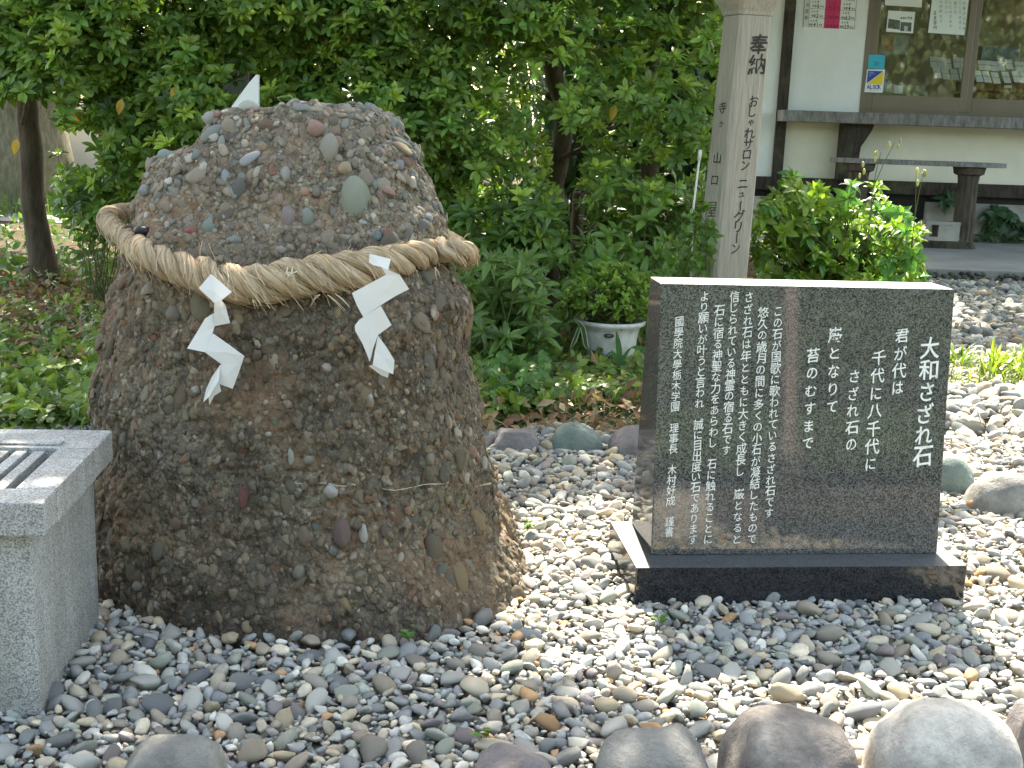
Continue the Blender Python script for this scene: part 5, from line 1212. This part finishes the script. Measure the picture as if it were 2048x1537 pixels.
# low dark plants under the hedge, right of the boulder, and along the hedge foot
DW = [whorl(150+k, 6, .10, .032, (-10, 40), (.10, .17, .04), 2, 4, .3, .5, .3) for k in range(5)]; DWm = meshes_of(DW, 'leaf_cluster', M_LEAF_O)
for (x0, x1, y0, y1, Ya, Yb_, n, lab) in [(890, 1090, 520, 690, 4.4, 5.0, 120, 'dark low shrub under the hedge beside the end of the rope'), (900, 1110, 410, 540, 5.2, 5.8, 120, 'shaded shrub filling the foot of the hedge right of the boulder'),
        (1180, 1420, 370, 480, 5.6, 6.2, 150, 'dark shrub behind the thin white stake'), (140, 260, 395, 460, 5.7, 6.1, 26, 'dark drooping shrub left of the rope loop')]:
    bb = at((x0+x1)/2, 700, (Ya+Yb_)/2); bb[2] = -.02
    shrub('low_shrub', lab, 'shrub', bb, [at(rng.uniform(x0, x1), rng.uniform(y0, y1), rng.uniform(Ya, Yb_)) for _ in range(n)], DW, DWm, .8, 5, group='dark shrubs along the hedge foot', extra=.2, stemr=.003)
# vine beside the post
VW = [whorl(170+k, 4, .05, .03, (-20, 50), (.09, .16, .035), 2, 4, .2, .5, .2) for k in range(4)]; VWm = meshes_of(VW, 'leaf_cluster', M_LEAF_O)
bb = at(1400, 680, 4.75); bb[2] = -.02
tips = [at(x+rng.uniform(-14, 14), y+rng.uniform(-10, 10), rng.uniform(4.7, 4.85)) for x, y in [(1400, 425), (1385, 440), (1378, 470), (1420, 455), (1412, 490), (1395, 510), (1422, 500), (1370, 500), (1390, 540), (1410, 530), (1360, 530), (1340, 545), (1425, 470)] for _ in range(3)]
shrub('climbing_vine', 'small leaved pale green vine reaching up the left side of the wooden post', 'vine', bb, tips, VW, VWm, .9, 4.8, stemr=.0015)
s = Soup(); s.tube([at(1384, 620, 4.9)*[1, 1, 0], at(1385, 430, 4.9), at(1401, 300, 4.9)], [.0045, .0045, .004], 6); s.tube([at(1401, 300, 4.9), at(1398, 322, 4.9)], .007, 6)
tag(s.build('thin_stake', flat('stake_white', (.6, .6, .55)), None, True, tuple(at(1384, 620, 4.9)*[1, 1, 0])), 'thin whitish stake leaning left of the wooden post', 'stake')
# flower pot and plant
pY = 4.75; pc_ = at(1218, 680, pY); pz1 = at(1218, 648, pY-.12)[2]; pot = thing('flower_pot', (pc_[0], pY, 0), 'white plastic flower pot with a wide rim and an oval dark badge', 'flower pot')
prof = [(.02, 0.0), (.085, 0.0), (.10, .02), (.115, pz1*.72), (.122, pz1-.028), (.142, pz1-.016), (.146, pz1), (.132, pz1+.001), (.118, pz1-.02), (.02, pz1-.03)]
n = 40; V_ = [(pc_[0]+r*math.cos(2*math.pi*k/n), pY+r*math.sin(2*math.pi*k/n), z) for r, z in prof for k in range(n)]
F_ = [[a_*n+k, a_*n+(k+1) % n, (a_+1)*n+(k+1) % n, (a_+1)*n+k] for a_ in range(len(prof)-1) for k in range(n)]
M = Mat('pot_plastic', .5, .4); g_ = M.noise(14, 6, .65); M.base(M.mix(M.ramp(g_, [(.42, 0.0), (.66, .75)]), (.62, .62, .58), (.30, .28, .20))); M_POT = M.m
s = Soup(); s.add(V_, F_); s.build('pot_body', M_POT, pot, True, fixn=True)
V2, F2 = ICO[2]; s = Soup(); bp = at(1218, 672, pY-.122); s.add(V2*[.021, .004, .0085]+bp, F2); bg_ = s.build('oval_badge', flat('badge_black', (.02, .02, .02), .4), pot, True)
s = Soup(); [s.tube([bp+[-.008+.0, -.005, dz], bp+[.008, -.005, dz]], .0006, 4) for dz in (.002, -.002)]; s.build('badge_lines', flat('badge_silver', (.4, .4, .4), .4), bg_)
s = Soup(); s.add(V2*[.118, .118, .012]+np.array([pc_[0], pY, pz1-.022]), F2); s.build('potting_soil', M_SOIL, pot, True)
AW = [whorl(190+k, 6, .034, .017, (0, 50), (.18, .28, .045), 3, 4, .25, .7, .1) for k in range(5)]; AWm = meshes_of(AW, 'leaf_cluster', M_LEAF_O)
tips = []
for k in range(230):
    a = rng.uniform(0, 6.28); r = .19*math.sqrt(rng.random()); tips.append((pc_[0]+r*math.cos(a)+.01, pY+r*math.sin(a)*.8, pz1+.01+rng.random()**.7*.22*(1-(r/.23)**2)+.01))
shrub('azalea', 'small leaved bright green azalea growing in the white pot', 'potted plant', (pc_[0], pY, pz1-.02), tips, AW, AWm, 1.0, 4.7, stemr=.0016, N_bias=(0, -.3, .8))
# striped blades and a lily leaf next to the pot
ST = thing('striped_grass', (at(1165, 720, 4.55)[0], 4.55, 0), 'white edged striped blades drooping over the left rim of the pot', 'plant')
for L_ in ([(1150, 640), (1165, 655), (1172, 690), (1178, 700)], [(1145, 640), (1125, 650), (1085, 660)], [(1160, 650), (1150, 680), (1140, 700)], [(1135, 655), (1100, 665), (1075, 690)]):
    for wd, dpt, cl in ((.011, 0, (.5, .52, .4)), (.007, .0012, (.05, .11, .03))):
        C_ = catmull(np.array([at(x, y, 4.56-dpt) for x, y in L_]), 5, False); n = len(C_); w = wd*np.sin(np.linspace(.25, 3.1, n)); V_ = np.vstack([C_-np.outer(w, [.9, 0, .3]), C_+np.outer(w, [.9, 0, .3])])
        s = Soup(); s.add(V_, [[i, i+1, n+i+1, n+i] for i in range(n-1)], cl); s.build('blade', M_LEAF_A, ST)
LL = thing('lily_leaves', (at(1240, 730, 4.45)[0], 4.45, 0), 'broad pointed leaves in front of the pot beside the tablet', 'plant')
for L_ in ([(1240, 735), (1238, 700), (1232, 662)], [(1240, 735), (1262, 695), (1295, 705)], [(1240, 735), (1245, 712), (1232, 720)], [(1242, 735), (1236, 722), (1222, 700)]):
    C_ = catmull(np.array([at(x, y, 4.45) for x, y in L_]), 5, False); n = len(C_); w = .013*np.sin(np.linspace(.15, 3.1, n)); V_ = np.vstack([C_-np.outer(w, [.8, .2, .5]), C_+np.outer(w, [.8, -.2, .5])])
    s = Soup(); s.add(V_, [[i, i+1, n+i+1, n+i] for i in range(n-1)], (.06, .14, .04)); s.build('leaf', M_LEAF_A, LL)
# ferns at the office foundation
FW = [whorl(210+k, 5, .14, .07, (-30, 20), (.035, .085, .03), 0, 4, .2, .5, .3) for k in range(3)]; FWm = meshes_of(FW, 'leaf_cluster', M_LEAF_O)
for x, y, n, lab in [(1990, 410, 9, 'drooping weed growing from the foundation right of the bench leg'), (1895, 375, 5, 'small weed under the bench seat against the ground beam'), (2035, 455, 7, 'weed at the foot of the foundation at the right edge'), (1960, 450, 6, 'small weed beside the foot of the right bench leg')]:
    bb = at(x, y+30, WY-.03); shrub('wall_weed', lab, 'weed', bb, [bb+rng.normal(0, .07, 3)*[1, .3, 1]+[0, -.08, .04] for _ in range(n)], FW, FWm, .8, 10, group='weeds along the office foundation', stemr=.002)
# tiny seedlings in the gravel
for x, y, lab in [(818, 1298, 'tiny green seedling in the gravel right in front of the boulder'), (962, 1496, 'tiny green seedling in the gravel near the bottom edge'), (1055, 1072, 'green weed sprouting in the gravel beside the right foot of the boulder'), (1318, 1262, 'tiny seedling at the corner of the tablet shadow'), (2040, 1480, 'small green sprout at the right edge by the pale boulder'), (300, 1172, 'small sprout behind the pebbles at the left foot of the boulder')]:
    g = gnd(x, y+6); t = thing('seedling', tuple(g), lab, 'seedling'); k_ = 7 if x == 1055 else 4; s = Soup()
    for q in range(k_):
        V_, F_ = leaf(.02, .016, 3); a = rng.uniform(0, 6.28); s.add(V_@np.array(Matrix.Rotation(a, 3, 'Z') @ Matrix.Rotation(.5, 3, 'X')).T+g+[0, 0, .022+.004*q], F_, np.array((.07, .15, .03))*rng.uniform(.8, 1.3))
    s.tube([g-[0, 0, .01], g+[0, 0, .025]], .001, 4, (.09, .12, .04)); s.build('leaves', M_LEAF_A, t)
s = Soup(); a0 = at(505, 205, 2.5)
for L_ in ([(570, 214), (556, 196), (580, 192), (588, 204)], [(592, 208), (582, 194), (562, 196)]):
    s.tube([at(x, y, 2.52) for x, y in L_], [.0012, .003, .003, .001][:len(L_)], 4, (.16, .26, .04))
tag(s.build('grass_tuft', M_LEAF_A, None, True, tuple(at(575, 214, 2.52))), 'little curved grass tuft growing on the top of the boulder', 'grass tuft')

# ------------------------------------------------------------------ BEHIND THE CAMERA (seen mirrored in the polished stone)
s = Soup(); lv, lf = leaf(.13, .07, 2, .2, .15)
for k in range(22000):
    x = .62+rng.random()**1.3*8; y = .3-rng.uniform(0, 3.6); R = frame(rng.normal(0, 1, 3)+[0, .4, .8]); s.add((lv*.45)@R.T+np.array([x, y, rng.random()*.12]), lf, np.array((.07, .12, .03))*rng.uniform(.6, 1.4))
for k in range(36000):
    f_ = rng.random()**1.6; x = rng.uniform(-8, 8)*(1+f_*.6); y = -3.2-f_*10; z = rng.random()*(.45+.12*math.sin(x*2)+f_*1.6)
    R = frame(rng.normal(0, 1, 3)+[0, .4, .6]); s.add((lv*(1+f_))@R.T+np.array([x, y, z]), lf, np.array((.055, .09, .028))*rng.uniform(.6, 1.4))
tag(s.build('opposite_shrubbery', M_LEAF_A), kind='stuff')
s = Soup(); lv, lf = leaf(.36, .2, 2, .2, .15)
for k in range(26000):
    x = rng.uniform(-16, 16); y = -rng.uniform(14, 18); z = rng.random()**1.3*(7+1.2*math.sin(x*.7)+.8*math.sin(x*1.9))
    R = frame(rng.normal(0, 1, 3)+[0, .5, .4]); s.add(lv@R.T+np.array([x, y, z]), lf, np.array((.06, .09, .04))*rng.uniform(.6, 1.4))
tag(s.build('opposite_woods', M_LEAF_A), kind='stuff')
V_ = []; nx, nz_ = 60, 14
for a_ in range(nz_):
    for b_ in range(nx):
        x = -60+120*b_/(nx-1); V_.append((x, -20-a_*1.6+1.5*math.sin(x*.3), (a_*.95)*(1+.18*math.sin(x*.21)+.1*math.sin(x*.9))+.6*math.sin(x*1.7+a_)*min(1, a_)-.1))
M = Mat('added_hill_green', .95, .1); M.base(M.ramp(M.noise(1.6, 8, .75), [(.35, (.02, .035, .012)), (.6, (.07, .10, .035))])); M.bump(M.noise(2.5, 6), .5)
s = Soup(); s.add(V_, [[a_*nx+b_, a_*nx+b_+1, (a_+1)*nx+b_+1, (a_+1)*nx+b_] for a_ in range(nz_-1) for b_ in range(nx-1)]); tag(s.build('added_hill', M.m, None, True), kind='structure')  # made-up hill, added to close sky gaps in the window reflections
# square stone post across the path
n_ = np.cross(ex, ey); n_ = n_ if n_[1] < 0 else -n_
def mirror_ground(px, py):
    d = ray(px, py); p = CO+d*(((A_[0]-CO)@n_)/(d@n_)); r = d-2*(d@n_)*n_; t = -p[2]/r[2]; return p+r*t
g = mirror_ground(1572, 962); print('mirror post', g)
sp = thing('stone_post', (g[0], g[1], 0), 'slim pale stone post on a square plinth across the path, mirrored in the tablet', 'stone post')
boxw(g[0]-.055, g[0]+.055, g[1]-.055, g[1]+.055, -.03, .14, 'plinth', M_CONC, sp, .01); boxw(g[0]-.028, g[0]+.028, g[1]-.028, g[1]+.028, .141, .80, 'shaft', simple('post_stone', (.36, .31, .28), .7, .1), sp, .006)
for ix, a_ in enumerate(bpy.data.objects): pass
